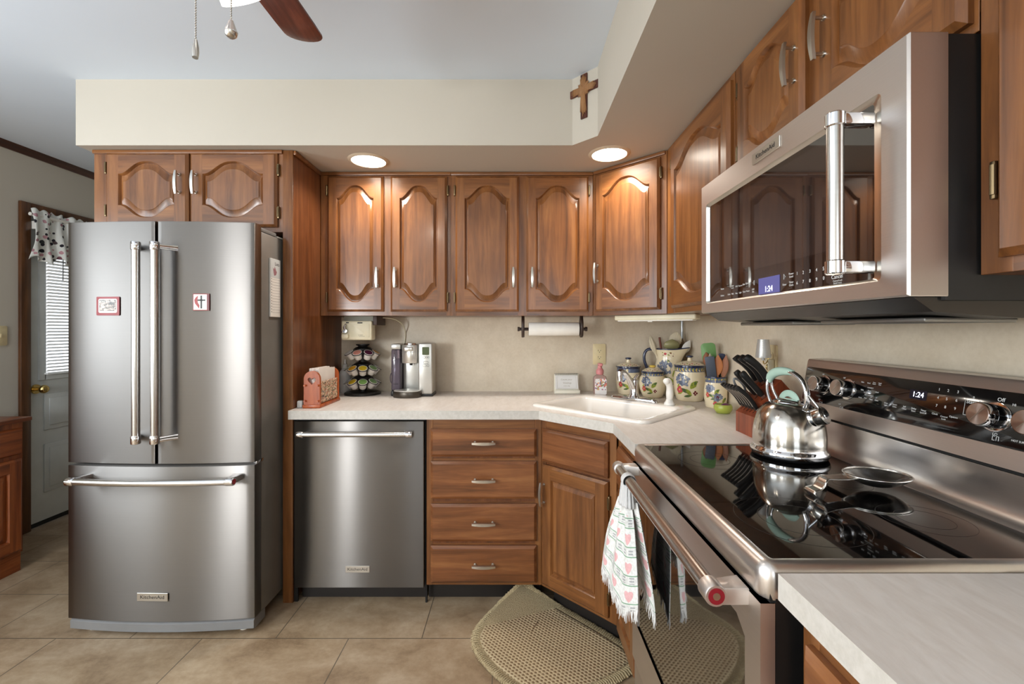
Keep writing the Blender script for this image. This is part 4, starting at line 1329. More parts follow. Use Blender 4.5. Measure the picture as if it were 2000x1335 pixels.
def jar(name, label, cat, x, y, prof, lid=None, k=1.0, seed=1, face=None, band=None, bq=((0, .45),), group=None, handle=None, dfm=None):
    t = thing(name, label, cat, (x, y, CT), 0, group)
    c = (x, y, CT)
    face = face if face is not None else math.atan2(-y, -x)
    inner = [(max(.004, r-.005), z) for (r, z) in prof if r > .01]
    top = prof[-1]
    full = prof + [(top[0]-.002, top[1]+.0015), (top[0]-.005, top[1])]
    full += [(r, z) for (r, z) in reversed(inner[1:])] + [(.0005, inner[1][1]+.004)]
    b = MB().lathe(full, c, 64, dfm=dfm).build('body', cer, t, smooth=60)
    pt = Paint(prof, c, face)
    H = prof[-1][1]
    for (u, f) in bq: pt.bouquet(u, H*f, k, seed, 1)
    if band: pt.band(band[0], band[1], band[2])
    pt.mb.build('painted_flowers', FLM, b, smooth=60, recalc=False)
    MB().lathe([(top[0]+.0006, top[1]-.004), (top[0]+.0025, top[1]-.001), (top[0]+.001, top[1]+.0025), (top[0]-.004, top[1]+.0022)], c, 64, cap=False, dfm=dfm).build('navy_rim', navy, b, smooth=60)
    if lid:
        z0, r0, hk = lid
        z0 += .0028
        lp = [(r0*.98, z0-.001), (r0*1.04, z0+.002), (r0*1.03, z0+.0055), (r0*.93, z0+.0085), (r0*.70, z0+.0185), (r0*.40, z0+.0255), (.013, z0+.028), (.0095, z0+hk-.012), (.0100, z0+hk-.010)]
        l = MB().lathe(lp, c, 44).build('lid', cer, t, smooth=60)
        MB().lathe([(r0*1.0, z0-.0005), (r0*1.048, z0+.0018), (r0*1.042, z0+.0060), (r0*.98, z0+.0078)], c, 44).build('navy_rim', navy, l, smooth=60)
        MB().lathe([(.0098, z0+hk-.012), (.0165, z0+hk-.009), (.0185, z0+hk-.005), (.016, z0+hk-.001), (.0004, z0+hk)], c, 28).build('lid_knob', navy if name != 'canister' or seed != 2 else yel, l, smooth=60)
        pl = Paint(lp, c, face)
        for i in range(9):
            pl.blob(.04*cos(i)*.0+(i-4)*.012, z0+.0125+(i % 2)*.004, .004, .0016, .4*(-1)**i, (2, 5, 4)[i % 3], .0010, 8)
        pl.mb.build('painted_leaves', FLM, l, smooth=60, recalc=False)
    return t, c

# back-left tall canister, small front canister, wide right canister
jar('canister', 'tall flowered ceramic canister behind the faucet, leftmost of the three', 'canister', .664, 2.592,
    [(.052, 0), (.060, .006), (.066, .04), (.070, .085), (.0655, .125), (.061, .140), (.064, .153)], (.153, .068, .056), 1.55, 1, band=(.128, .150, 26), bq=((-.018, .50),), group='flowered canisters')
jar('canister', 'smallest flowered ceramic canister, with a yellow knob, beside the sprayer', 'canister', .767, 2.470,
    [(.046, 0), (.054, .006), (.068, .045), (.073, .078), (.068, .108), (.0575, .122), (.0575, .136)], (.134, .059, .040), 1.5, 2, band=(.121, .135, 24), bq=((-.020, .50),), group='flowered canisters')
jar('canister', 'wide flowered ceramic canister with a navy knob, right of the sprayer', 'canister', .930, 2.362,
    [(.060, 0), (.066, .006), (.078, .045), (.082, .088), (.080, .130), (.074, .152), (.075, .178)], (.178, .076, .056), 1.95, 3, band=(.154, .177, 28), bq=((-.016, .46),), group='flowered canisters')
# pitcher in the corner; its rim is pulled out into a pouring lip
def spout_pull(x, y, z):
    sx, sy = .783, -.622
    r = sqrt(x*x+y*y)+1e-9
    w_ = max(0.0, (x*sx+y*sy)/r)**7
    k_ = min(1.0, max(0.0, (z-.185)/.077)); k_ = k_*k_*(3-2*k_)
    return x+sx*.046*w_*k_, y+sy*.046*w_*k_, z+.010*w_*k_
pt_, pc = jar('pitcher', 'large flowered ceramic pitcher in the corner holding serving spoons', 'pitcher', .893, 2.577,
    [(.060, 0), (.068, .006), (.084, .06), (.088, .105), (.080, .15), (.069, .19), (.066, .225), (.071, .262)], None, 2.2, 4, bq=((.0, .47),), dfm=spout_pull)
fc = math.atan2(-2.577, -.893)
pw = Paint([(.060, 0), (.068, .006), (.084, .06), (.088, .105), (.080, .15), (.069, .19), (.066, .225), (.071, .262)], pc, fc)
for (u, v, a, b, ro, mi) in ((-.018, .236, .008, .007, 0, 4), (.012, .24, .005, .003, .5, 5), (.03, .236, .004, .003, .2, 5), (.036, .226, .004, .003, 0, 5), (.024, .224, .003, .003, 0, 5), (.0, .23, .007, .003, -.4, 2), (.008, .243, .006, .0025, .3, 2), (-.033, .243, .004, .003, .3, 2), (-.03, .228, .004, .002, -.5, 5), (-.008, .19, .010, .004, .8, 2), (.0, .198, .010, .003, -.6, 3)):
    pw.blob(u, v, a, b, ro, mi, .0012)
pw.mb.build('painted_sprigs', FLM, pt_, smooth=60, recalc=False)
# spout lip and handle
s = Vector((.78, -.62, 0)).normalized()
hd = Vector((-.98, .2, 0)).normalized()
def hpt(r, z): return (pc[0]+hd.x*r, pc[1]+hd.y*r, pc[2]+z)
MB().tube(bez(hpt(.070, .252), hpt(.135, .285), hpt(.150, .215), hpt(.125, .165), 10)+bez(hpt(.120, .15), hpt(.110, .12), hpt(.10, .105), hpt(.084, .085), 6), [.0085]*18, 12).build('handle', navy, pt_, smooth=60)

# serving spoons in the pitcher
bam = plain('pale_resin', (222, 210, 184), .45)
wd_dark = plain('dark_red_wood', (104, 52, 34), .5)
olive_m = plain('olive_horn', (150, 146, 104), .3)
brown_m = plain('brown_horn', (96, 78, 54), .4)
def spoon(name, label, cat, base, tip, shape, mat, w=.03, l=.06, grp='serving spoons in the pitcher', scallop=0, cup=.006, face=Vector((0, -1, .1))):
    """handle from base to neck and a head whose outline is `shape` (list of half-widths along the head)"""
    base, tip = Vector(base), Vector(tip)
    ax = (tip-base).normalized()
    side = ax.cross(face).normalized(); nrm = side.cross(ax).normalized()
    L = (tip-base).length
    neck = base+ax*(L-l)
    t = thing(name, label, cat, tuple(base), 0, grp)
    MB().tube([base, base+ax*(L-l)*.5, neck+ax*.004], [.0045, .0042, .004], 10).build('handle', mat, t, smooth=60)
    n = len(shape)-1
    def fn(u, v):
        k = u*n; i = min(int(k), n-1); f = k-i
        hw = (shape[i]*(1-f)+shape[i+1]*f)*w/2
        if scallop: hw *= 1+.16*abs(sin(u*pi*scallop))-.10
        c = -1+2*v
        dz = cup*(c*c-1)*(sin(pi*min(1, u*1.02)))
        if scallop: dz += .0018*cos(c*pi*5)
        p = neck+ax*(l*u)+side*(c*hw)+nrm*(-dz)
        return tuple(p)
    MB().grid(fn, 28, 12).build('head', mat, t, solid=.0028, smooth=70)
    return t
oval = [.16, .55, .85, 1.0, 1.0, .92, .72, .38, .05]
fan = [.15, .45, .8, 1.0, 1.05, 1.0, .85, .55, .12]
z0 = CT+.05
spoon('serving_spoon', 'pale scalloped serving spoon at the handle side of the pitcher', 'spoon', (.88, 2.58, z0), (.785, 2.575, 1.250), fan, bam, .040, .115, scallop=6, face=Vector((.35, -1, .0)))
spoon('serving_spoon', 'pale fan-shaped ridged spoon standing tallest in the pitcher', 'spoon', (.89, 2.595, z0), (.945, 2.59, 1.275), fan, bam, .070, .100, scallop=9)
spoon('serving_spoon', 'plain white oval spoon leaning toward the pitcher lip', 'spoon', (.88, 2.56, z0), (1.003, 2.545, 1.226), oval, white_pl, .044, .085)
spoon('serving_spoon', 'olive shell-shaped ladle in the middle of the pitcher', 'ladle', (.895, 2.575, z0), (.902, 2.545, 1.232), [.5, .9, 1, 1.02, 1, .92, .75, .4, .05], olive_m, .088, .055, cup=.016)
spoon('serving_spoon', 'brown dark spoon behind the white oval one in the pitcher', 'spoon', (.90, 2.60, z0), (.982, 2.60, 1.236), oval, brown_m, .040, .07)
m = MB().tube([(.875, 2.565, z0), (.832, 2.552, 1.243)], [.0045, .0065], 10)
single(m, 'wooden_stick', wd_dark, 'dark red wooden stick in the pitcher beside the scalloped spoon', 'stick', 'serving spoons in the pitcher', origin=(.875, 2.565, z0))

# ================================================================== utensil crock
jar('utensil_crock', 'small flowered ceramic crock full of cooking utensils', 'crock', .967, 2.140,
    [(.040, 0), (.046, .006), (.052, .05), (.052, .085), (.047, .115), (.0445, .125), (.0455, .147)], None, 1.15, 5, band=(.122, .145, 20), bq=((-.016, .52), (.020, .25)))
cx, cy = .967, 2.140
green_s = plain('green_silicone', (106, 148, 88), .45)
slate_s = plain('slate_nylon', (66, 74, 88), .5)
navy_s = plain('navy_nylon', (38, 46, 72), .5)
wd_sp = wood('beech_spoon_wood', (150, 84, 44), (186, 116, 68), (206, 140, 90), 'z', .5, 0, 2.0, .8)
wd_sp2 = wood('cherry_spoon_wood', (100, 56, 30), (132, 78, 44), (158, 98, 58), 'z', .5, 0, 2.0, .8)
zc = CT+.03
def blade(name, label, base, tip, w, l, mat, handle_mat, rnd=.3, face=Vector((-.45, -1, 0)), grp='utensils in the crock'):
    base, tip = Vector(base), Vector(tip); ax = (tip-base).normalized()
    side = ax.cross(face).normalized(); nrm = side.cross(ax).normalized()
    L = (tip-base).length; neck = base+ax*(L-l)
    t = thing(name, label, 'spatula', tuple(base), 0, grp)
    MB().tube([base, neck+ax*.006], .0048, 10).build('handle', handle_mat, t, smooth=60)
    M = basis(tuple(neck), tuple(side), tuple(ax))
    MB().prism(rrect(-w/2, w/2, 0, l, w*rnd, 5), -.002, .002, 'z', .0012, M=M).build('blade', mat, t, smooth=60)
blade('spatula', 'green silicone spatula standing tallest in the crock', (cx, cy+.015, zc), (cx-.023, cy+.035, 1.222), .066, .092, green_s, green_s, .28)
blade('spatula', 'slate grey flat turner leaning out of the crock toward the canister', (cx-.005, cy-.005, zc), (cx-.045, cy-.035, 1.160), .042, .105, slate_s, white_pl, .12)
blade('spatula', 'narrow navy spatula behind the wooden spoon in the crock', (cx+.012, cy+.005, zc), (cx+.025, cy-.012, 1.173), .030, .095, navy_s, black_pl, .25)
G2 = 'utensils in the crock'
spoon('wooden_spoon', 'light wooden spoon in front of the other crock utensils', 'spoon', (cx, cy-.02, zc), (cx-.002, cy-.030, 1.168), oval, wd_sp, .044, .098, G2, cup=.003, face=Vector((-.45, -1, 0)))
spoon('wooden_spoon', 'dark wooden spoon behind the slate turner in the crock', 'spoon', (cx-.01, cy+.01, zc), (cx-.034, cy+.028, 1.178), oval, wd_sp2, .036, .07, G2, face=Vector((-.45, -1, 0)))
spoon('wooden_spoon', 'reddish wooden spoon at the stove side of the crock', 'spoon', (cx+.01, cy-.02, zc), (cx+.030, cy-.046, 1.168), oval, wd_sp2, .036, .11, G2, cup=.002, face=Vector((-.75, -.7, 0)))
wh = thing('whisk', 'wire balloon whisk between the slate turner and wooden spoon', 'whisk', (cx-.006, cy, zc), 0, G2)
b0 = Vector((cx-.006, cy, zc)); b1 = Vector((cx-.020, cy-.004, 1.075)); axw = (b1-b0).normalized()
MB().tube([b0, b1], .005, 10).build('handle', nickel, wh, smooth=60)
sd = axw.cross(Vector((-.45, -1, 0))).normalized(); nn = sd.cross(axw)
m = MB()
for k in range(5):
    a = pi*k/5; dv = sd*cos(a)+nn*sin(a)
    ptsw = [b1+axw*(.0)+dv*.003]
    for i in range(1, 16):
        tt = pi*i/16
        ptsw.append(b1+axw*(.100*sin(tt/2*1.0 if tt < pi/2 else (pi-tt)/2*1.0)/.7071*1.0)+dv*(.024*cos(tt)*(1 if True else 1)*(.35+.65*sin(tt)**.5)+0))
    ptsw.append(b1-dv*.003)
    m.tube(ptsw, .0009, 6)
m.build('wire_loops', nickel, wh, smooth=60)

# green bowl
gb = thing('green_bowl', 'lime green bowl with purple edge between crock and knife block', 'bowl', (.935, 1.995, CT))
lime = plain('lime_green_ceramic', (170, 180, 78), .3)
MB().lathe([(.020, 0), (.028, .002), (.0385, .018), (.039, .030), (.0345, .040), (.031, .038), (.030, .030), (.020, .012), (.0004, .010)], (.935, 1.995, CT), 36).build('bowl_body', lime, gb, smooth=60)
MB().ell((.942, 1.985, CT+.032), .020, .022, .014).build('purple_filling', plain('plum_purple', (104, 50, 84), .4), gb)

# ================================================================== knife block
kb = thing('knife_block', 'reddish stepped wooden knife block beside the kettle', 'knife block', (.90, 1.585, CT))
block_w = wood('block_redwood', (98, 40, 18), (140, 62, 32), (170, 86, 50), 'z', .35, .2, .03, .8)
KU = Vector((.77, 0, .64)).normalized(); KN = Vector((-.64, 0, .77)).normalized()
A = Vector((.822, 0, CT)); B = Vector((.822, 0, .987))
C1 = B+KU*.050; D1 = C1+KN*.020; E1 = D1+KU*.048; F1 = E1+KN*.020; G1 = F1+KU*.055
back = [(G1.x+.055, G1.z-.060), (1.005, .985), (1.005, CT)]
polyk = [(p.x, p.z) for p in (A, B, C1, D1, E1, F1, G1)]+back
MB().prism(polyk, 1.524, 1.654, 'y', .0015, 1).build('block', block_w, kb, smooth=20)
m = MB()
for p0, ys in ((B+KU*.028, [1.536+.0208*i for i in range(6)]), (D1+KU*.026, [1.546, 1.586, 1.630]), (F1+KU*.026, [1.548, 1.588, 1.628])):
    for y in ys:
        c = p0+KN*.0004
        M = basis((c.x, y, c.z), tuple(KU), (0, 1, 0))
        m.box(-.014, .014, -.0014, .0014, -.0002, .0004, 0, 1, 0, M)
m.build('slots', void_m, kb)
knife_h = plain('black_knife_handle', (24, 23, 22), .34, spec=.5)
def knife(p0, y, L, wd, th, label, grp, lean=0.0, curve=.006):
    t = thing('knife', label, 'knife', (p0.x, y, p0.z), 0, grp)
    secs = []
    for i in range(15):
        f = i/14
        hw = wd*(.62+.10*sin(pi*f)+.34*f**3+ (.24*(1-f)**4))
        c = p0+KN*(.012+L*f)+KU*(curve*sin(pi*f*1.1)-.004*f)
        hw2 = th/2*(.9+.15*sin(pi*f))
        if f > .96: hw *= .8; hw2 *= .75
        if f < .01: hw *= .85; hw2 *= .8
        pts = []
        for (a, b) in rrect(-hw/2, hw/2, -hw2, hw2, min(hw2, hw/2)*.75, 2):
            q = c+KU*a
            pts.append((q.x, y+b+lean*f, q.z))
        secs.append(pts)
    h = MB().loft(secs).build('handle', knife_h, t, smooth=50)
    q0 = p0-KN*.10; 
    mb = MB()
    w2 = wd*.55
    mb.loft([[tuple(Vector((p.x, y+s, p.z))) for (p, s) in ((pp-KU*w2/2, -.0007), (pp+KU*w2/2, -.0007), (pp+KU*w2/2, .0007), (pp-KU*w2/2, .0007))] for pp in (p0-KN*.05, p0+KN*.016)])
    mb.build('blade', nickel, t)
    # bright tang line along the handle spine
    mb = MB()
    pts = []
    for i in range(2, 13):
        f = i/14
        hw = wd*(.62+.10*sin(pi*f)+.34*f**3+(.24*(1-f)**4))
        c = p0+KN*(.012+L*f)+KU*(curve*sin(pi*f*1.1)-.004*f - hw/2)
        pts.append((c.x, y+lean*f, c.z))
    mb.tube(pts, .0017, 6).build('tang', nickel, h)
    return t
ordn = ['nearest the kettle', 'second from the kettle', 'third from the kettle', 'fourth from the kettle', 'fifth from the kettle', 'farthest from the kettle']
for i in range(6):
    knife(B+KU*.028, 1.536+.0208*i, .104, .019, .0120, 'black steak knife in the lowest row of the block, '+ordn[i], 'steak knives in the block')
for i in range(2):
    knife(D1+KU*.026, 1.546+.040*i, .106, .026, .019, 'straight black-handled knife in the middle row of the block, '+('nearer the kettle' if i == 0 else 'farther from the kettle'), 'middle row knives', curve=0)
for i in range(3):
    knife(F1+KU*.026, 1.548+.040*i, .120-.004*i, .032, .020, 'large black-handled knife in the top row of the block, '+('nearest the kettle', 'middle of three', 'farthest from the kettle')[i], 'top row knives', curve=.008)
p0 = D1+KU*.026
sc = thing('kitchen_shears', 'kitchen shears with looped handles in the middle row of the block', 'scissors', (p0.x, 1.630, p0.z))
for s in (-1, 1):
    c = p0+KN*.055+KU*(.013*s)
    loop = [(c+KN*(.030*cos(2*pi*i/20))+KU*(.011*sin(2*pi*i/20))) for i in range(20)]
    MB().tube([(q.x, 1.630+.003*s, q.z) for q in loop], .0042, 8, closed=True).build('handle', knife_h if s > 0 else grey_pl, sc, smooth=60)
    a = p0-KN*.03; b_ = p0+KN*.03+KU*(.008*s)
    MB().tube([(a.x, 1.630+.002*s, a.z), (b_.x, 1.630+.002*s, b_.z)], [.0025, .004], 8).build('blade', nickel, sc)

# ================================================================== kettle
KX, KY, KZ = .808, 1.312, .9187
ke = thing('kettle', 'stainless whistling kettle with a mint green grip on the cooktop', 'kettle', (KX, KY, KZ))
mb = MB().lathe([(.086, .0), (.0965, .003), (.1000, .009)], (KX, KY, KZ), 56).build('black_base_ring', black_pl, ke, smooth=60)  # black ring at the foot of the kettle
body_p = [(0.1001, .009), (0.1019, .016), (0.1006, .022), (0.0957, .0275), (0.0939, .033), (0.0948, .042), (0.0943, .066), (0.0912, .092), (0.0841, .117), (0.0725, .138), (0.0579, .1505), (0.0445, .1555), (0.0392, .1565)]
MB().lathe(body_p, (KX, KY, KZ), 64, mis=[1, 1, 1, 1, 0, 0, 0, 0, 0, 0, 0, 0]).build('body', [ss_kettle, chrome], ke, smooth=60)
mint = plain('mint_green_grip', (178, 208, 192), .4)
ld = MB().lathe([(.0415, .1560), (.0410, .1585), (.033, .1640), (.020, .1675), (.0004, .1685)], (KX, KY, KZ), 40).build('lid', chrome, ke, smooth=60)
sd = Vector((.24, -.97, 0)).normalized()      # towards the spout
cr_ = Vector((-sd.y, sd.x, 0))
def kp(a, z, c=0): 
    q = Vector((KX, KY, KZ))+sd*a+cr_*c
    return (q.x, q.y, KZ+z)
MB().tube(bez(kp(-.027, .163), kp(-.018, .188), kp(.018, .188), kp(.027, .163), 14), [.0058]*15, 12, sq=(1.7, .55)).build('lid_loop', mint, ld, smooth=60)
path = bez(kp(-.050, .150), kp(-.088, .200), kp(-.080, .245), kp(-.010, .2455), 12)[:-1]+bez(kp(-.010, .2455), kp(.045, .246), kp(.070, .205), kp(.060, .160), 12)+[Vector(kp(.052, .140))]
n = len(path)
hd_ = MB().tube(path[12:], [.0072]*(n-12), 14, sq=(1.25, .9)).build('handle_arch', chrome, ke, smooth=60)
for c in (-.014, .014):
    MB().tube([kp(-.052, .148, c)]+[tuple(Vector(p)+cr_*c*(1-i/8)) for i, p in enumerate(path[1:8])], .0042, 10).build('handle_bracket', chrome, ke, smooth=60)
MB().tube(path[5:15], [.0072, .0100, .0118, .0126, .0128, .0126, .0118, .0106, .0092, .0076], 16, sq=(1.1, 1.0)).build('grip', mint, hd_, smooth=60)
sp0 = Vector(kp(.056, .112)); sdir = Vector((.50, -.70, .42)).normalized()
MB().tube([sp0, sp0+sdir*.020, sp0+sdir*.026], [.028, .025, .0235], 28).build('spout', chrome, ke, smooth=40)
cp_ = MB().tube([sp0+sdir*.026, sp0+sdir*.030, sp0+sdir*.052, sp0+sdir*.056], [.0225, .0250, .0250, .0215], 28).build('whistle_cap', ss_kettle, ke, smooth=40)
MB().tube([sp0+sdir*.056, sp0+sdir*.0575], [.013, .012], 24).build('whistle_plate', chrome, cp_)
MB().tube([sp0+sdir*.0575, sp0+sdir*.0580], [.0055, .005], 16).build('whistle_hole', black_pl, cp_)
MB().tube([sp0+sdir*.040+Vector((0, 0, .020)), sp0+sdir*.030+Vector((0, 0, .036)), Vector(kp(.066, .185))], [.004, .0035, .003], 10).build('whistle_lever', chrome, ke, smooth=60)

# ================================================================== spoon rest
sr = thing('spoon_rest', 'steel spoon rest with a curled handle foot on the cooktop', 'spoon rest', (.78, 1.02, .9187))
rest_steel = plain('satin_spoon_rest_steel', (214, 210, 204), .24, 1.0)
mb = MB()
SRX, SRY = .838, 1.030
def sfn(u, v):
    r = u; a = 2*pi*v
    z = .938+.016*r**3.0-.010*(1-r**2)
    return (SRX+.068*r*cos(a), SRY+.056*r*sin(a), z)
bowl_sr = mb.grid(sfn, 12, 48)
mb.build('bowl', rest_steel, sr, solid=.0014, smooth=70)
MB().tube([(SRX+.068*cos(2*pi*i/60), SRY+.056*sin(2*pi*i/60), .954) for i in range(60)], .0017, 8, closed=True).build('rolled_rim', rest_steel, sr, smooth=60)
arm = [(.784, .951), (.755, .950), (.725, .9515), (.703, .9545), (.694, .9540), (.688, .9490), (.686, .943), (.682, .9375), (.677, .934), (.671, .9325), (.664, .9305), (.661, .9260), (.6635, .9215)]
def afn(u, v):
    k = u*(len(arm)-1); i = min(int(k), len(arm)-2); f = k-i
    x = arm[i][0]*(1-f)+arm[i+1][0]*f; z = arm[i][1]*(1-f)+arm[i+1][1]*f
    hw = .020-.004*min(1, u*3)+.005*max(0, u-.4)
    return (x, .998+.030*max(0, 1-u*2.6)+(v-.5)*2*hw, z)
MB().grid(afn, 48, 6).build('handle_foot', rest_steel, sr, solid=.0014, smooth=70)

# ================================================================== back counter, left group
# napkin holder
nh = thing('napkin_holder', 'orange wooden napkin holder with a heart cutout and ruffled cloth', 'napkin holder', (-.962, 2.24, CT))
pine = wood('honey_pine', (150, 66, 26), (190, 94, 42), (208, 118, 60), 'z', .4, .2, .5, .7)
MB().box(-1.004, -.920, 2.114, 2.362, CT, CT+.016, .003).build('base', pine, nh)
def heart(cx, cz, s, n=28):
    return [(cx+s*16*sin(2*pi*i/n)**3/17, cz+s*(13*cos(2*pi*i/n)-5*cos(4*pi*i/n)-2*cos(6*pi*i/n)-cos(8*pi*i/n))/17) for i in range(n)]
def end_panel(y0, y1, cut):
    zt = CT+.176; x0, x1 = -1.000, -.924; cx = (x0+x1)/2; R = (x1-x0)/2
    outl = [(x0, CT+.015), (x1, CT+.015)]+[(cx+R*cos(pi*i/16), zt-R+R*sin(pi*i/16)) for i in range(17)]
    bm = bmesh.new()
    def rg(pts):
        vs = [bm.verts.new((p[0], 0, p[1])) for p in pts]
        return [bm.edges.new((vs[i], vs[(i+1) % len(vs)])) for i in range(len(vs))]
    hp = heart(cx, CT+.130, .021) if cut else None
    es = rg(outl)+(rg(hp) if cut else [])
    bmesh.ops.triangle_fill(bm, edges=es, use_beauty=True, normal=(0, -1, 0))
    tr = [[v.co.copy() for v in f.verts] for f in bm.faces]; bm.free()
    m = MB()
    for t in tr:
        m.add([(p.x, y0, p.z) for p in t], [(0, 1, 2)]); m.add([(p.x, y1, p.z) for p in t], [(0, 1, 2)])
    for ring in [outl]+([hp] if cut else []):
        for i in range(len(ring)):
            p, q = ring[i], ring[(i+1) % len(ring)]
            m.add([(p[0], y0, p[1]), (q[0], y0, q[1]), (q[0], y1, q[1]), (p[0], y1, p[1])], [(0, 1, 2, 3)])
    return m
end_panel(2.120, 2.136, True).build('end_panel', pine, nh, smooth=40)
end_panel(2.340, 2.356, False).build('end_panel', pine, nh, smooth=40)
for x in (-.992, -.932):
    for z in (CT+.034, CT+.108):
        MB().cyl((x, 2.108, z), (x, 2.366, z), .0052, n=14).build('dowel', pine, nh)
def calico():
    t = NT('calico_ruffle')
    v = t.node('ShaderNodeTexVoronoi'); t.l.new(t.coord(), v.inputs['Vector']); v.inputs['Scale'].default_value = 210
    s = t.sep(v.outputs['Color'])
    c = t.ramp(s['X'], [(0.0, lin((228, 206, 176))), (.38, lin((214, 178, 150))), (.55, lin((186, 120, 104))), (.72, lin((136, 140, 96))), (.86, lin((70, 66, 80))), (1.0, lin((234, 220, 196)))])
    v.feature = 'F1'
    return t.fin(c, .9)
cal = calico()
for x in (-.992, -.932):
    sg = 1 if x > -.96 else -1
    def rf(u, v, x=x, sg=sg):
        y = 2.140+.196*u
        z = CT+.022+.100*v
        a = .0055*(.5+.5*abs(2*v-1))
        return (x+sg*(.004+a*sin(u*88+.8*sin(v*7))), y, z+.002*sin(u*61))
    MB().grid(rf, 130, 14).build('ruffled_cloth', cal, nh, solid=.0012, smooth=70)
napk = plain('napkin_paper', (238, 232, 226), .8)
g = random.Random(3)
for i in range(9):
    m = MB()
    x = -.984+.0052*i
    dy, dz = g.uniform(-.004, .004), g.uniform(-.004, .004)
    m.prism([(2.139+.005+dy, CT+.017), (2.334+dy, CT+.017), (2.334+dy, CT+.183+dz-.003*i*.3), (2.139+.005+dy, CT+.186+dz)], x, x+.0048, 'x', .0018)
    single(m, 'paper_napkin', napk, 'white paper napkin standing in the wooden napkin holder', 'napkin', 'napkins in the holder')
single(MB().box(-1.038, -1.012, 2.128, 2.150, CT, CT+.033, .006), 'white_clip', plain('clear_white_plastic', (226, 230, 230), .25), 'small white plastic clip tucked behind the napkin holder', 'clip')

# white bottle behind the carousel
wb = thing('squeeze_bottle', 'white squeeze bottle standing behind the pod carousel', 'bottle', (-1.006, 2.655, CT))
MB().lathe([(.030, 0), (.033, .004), (.033, .105), (.030, .125), (.016, .142), (.012, .146)], (-1.006, 2.655, CT), 28).build('bottle_body', plain('milky_plastic', (222, 222, 218), .3), wb, smooth=50)
MB().lathe([(.0135, .146), (.0135, .165), (.006, .170), (.004, .195), (.0003, .196)], (-1.006, 2.655, CT), 20).build('nozzle', white_pl, wb, smooth=50)

# coffee pod carousel
CX, CY = -.876, 2.583
cs = thing('pod_carousel', 'black three-tier carousel of coffee pods beside the napkin holder', 'carousel', (CX, CY, CT))
MB().lathe([(.098, 0), (.102, .003), (.102, .010), (.096, .014), (.03, .018), (.0004, .018)], (CX, CY, CT), 44).build('base', black_pl, cs, smooth=40)
MB().lathe([(.024, .015), (.024, .270), (.0255, .278), (.038, .284), (.038, .289), (.0004, .290)], (CX, CY, CT), 28).build('column', black_pl, cs, smooth=40)
TZ = (.0775, .1545, .243)      # pod flange height of each tier at its outer row
tier_mb = []
def podframe(tier, ang):
    a = ang
    out = Vector((cos(a), sin(a), 0))
    tilt = radians(33)
    n = (Vector((0, 0, 1))*cos(tilt)+out*sin(tilt)).normalized()
    r0 = .079
    c = Vector((CX, CY, CT+TZ[tier]))+out*r0
    tdir = Vector((-sin(a), cos(a), 0))
    M = basis(tuple(c), tuple(tdir), tuple(n.cross(tdir)))
    return M
for k in range(3):
    m = MB()
    zt = TZ[k]
    m.lathe([(.022, zt+.034), (.040, zt+.028), (.050, zt+.020), (.050, zt+.016), (.022, zt+.022)], (CX, CY, CT), 40, cap=False)
    off = pi/8 if k == 2 else 0
    for j in range(8):
        a = j*pi/4+off+math.atan2(-CY, -CX)
        M = podframe(k, a)
        ro, ri = .0295, .0235
        N = 28
        vs = [];
        for (r, z) in ((ro, -.002), (ro, .0005), (ri, .0005), (ri, -.002)):
            for i in range(N):
                t_ = 2*pi*i/N
                vs.append((r*cos(t_), r*sin(t_), z))
        fs = [(q*N+i, q*N+(i+1) % N, ((q+1) % 4)*N+(i+1) % N, ((q+1) % 4)*N+i) for q in range(4) for i in range(N)]
        m.add(vs, fs, 0, M)
    m.build('tier', black_pl, cs, smooth=40)
lidc = {'pink': (222, 150, 134), 'plum': (92, 34, 64), 'amber': (206, 150, 52), 'green': (126, 164, 104), 'orange': (226, 170, 40), 'yellow': (222, 190, 36), 'white': (226, 226, 222), 'blue': (150, 164, 190), 'lime': (132, 178, 96)}
lidm = {k: plain('pod_lid_'+k, v, .35, var=.12, vs=90) for k, v in lidc.items()}
pod_b = plain('pod_cup_white', (236, 232, 226), .35)
view_a = math.atan2(-CY, -CX)
tn_ = ['bottom', 'middle', 'top']
pods = {2: [(-1.5, 'white'), (-.5, 'pink'), (.5, 'plum'), (1.5, 'amber')],
        1: [(-2, 'lime'), (-1, 'orange'), (0, 'yellow'), (1, 'green'), (2, 'white')],
        0: [(-2, 'blue'), (-1, 'yellow'), (0, 'lime'), (1, 'green'), (2, 'white')]}
pn_ = {4: ['at its wall-panel side', 'second from the panel', 'third from the panel', 'at its coffee maker side'],
       5: ['at its wall-panel side', 'second from the panel', 'facing straight out', 'fourth from the panel', 'at its coffee maker side']}
cup0 = None
for k, lst in pods.items():
    for i, (s, colr) in enumerate(lst):
        M = podframe(k, view_a+s*pi/4)
        M = M @ Matrix.Translation((0, 0, .0008))
        t = bpy.data.objects.new('coffee_pod', None); COL.objects.link(t); t.empty_display_size = .02
        t.matrix_world = M
        tag(t, f'{colr}-lidded coffee pod on the {tn_[k]} tier of the carousel, {pn_[len(lst)][i]}', 'coffee pod', 'coffee pods on the carousel')
        if cup0 is None:
            cup0 = MB().lathe([(.0170, -.042), (.0185, -.040), (.0200, -.020), (.0228, -.004), (.0230, -.0002), (.0258, .0), (.0258, .0012), (.0225, .0016)], (0, 0, 0), 30).build('cup', pod_b, None, smooth=45)
            cup = cup0
        else:
            cup = cup0.copy(); COL.objects.link(cup)
        cup.parent = t
        l = MB().lathe([(.0222, .0015), (.0205, .0021), (.0004, .0022)], (0, 0, 0), 30)
        l = l.build('foil_lid', lidm[colr], None, smooth=45); l.parent = t

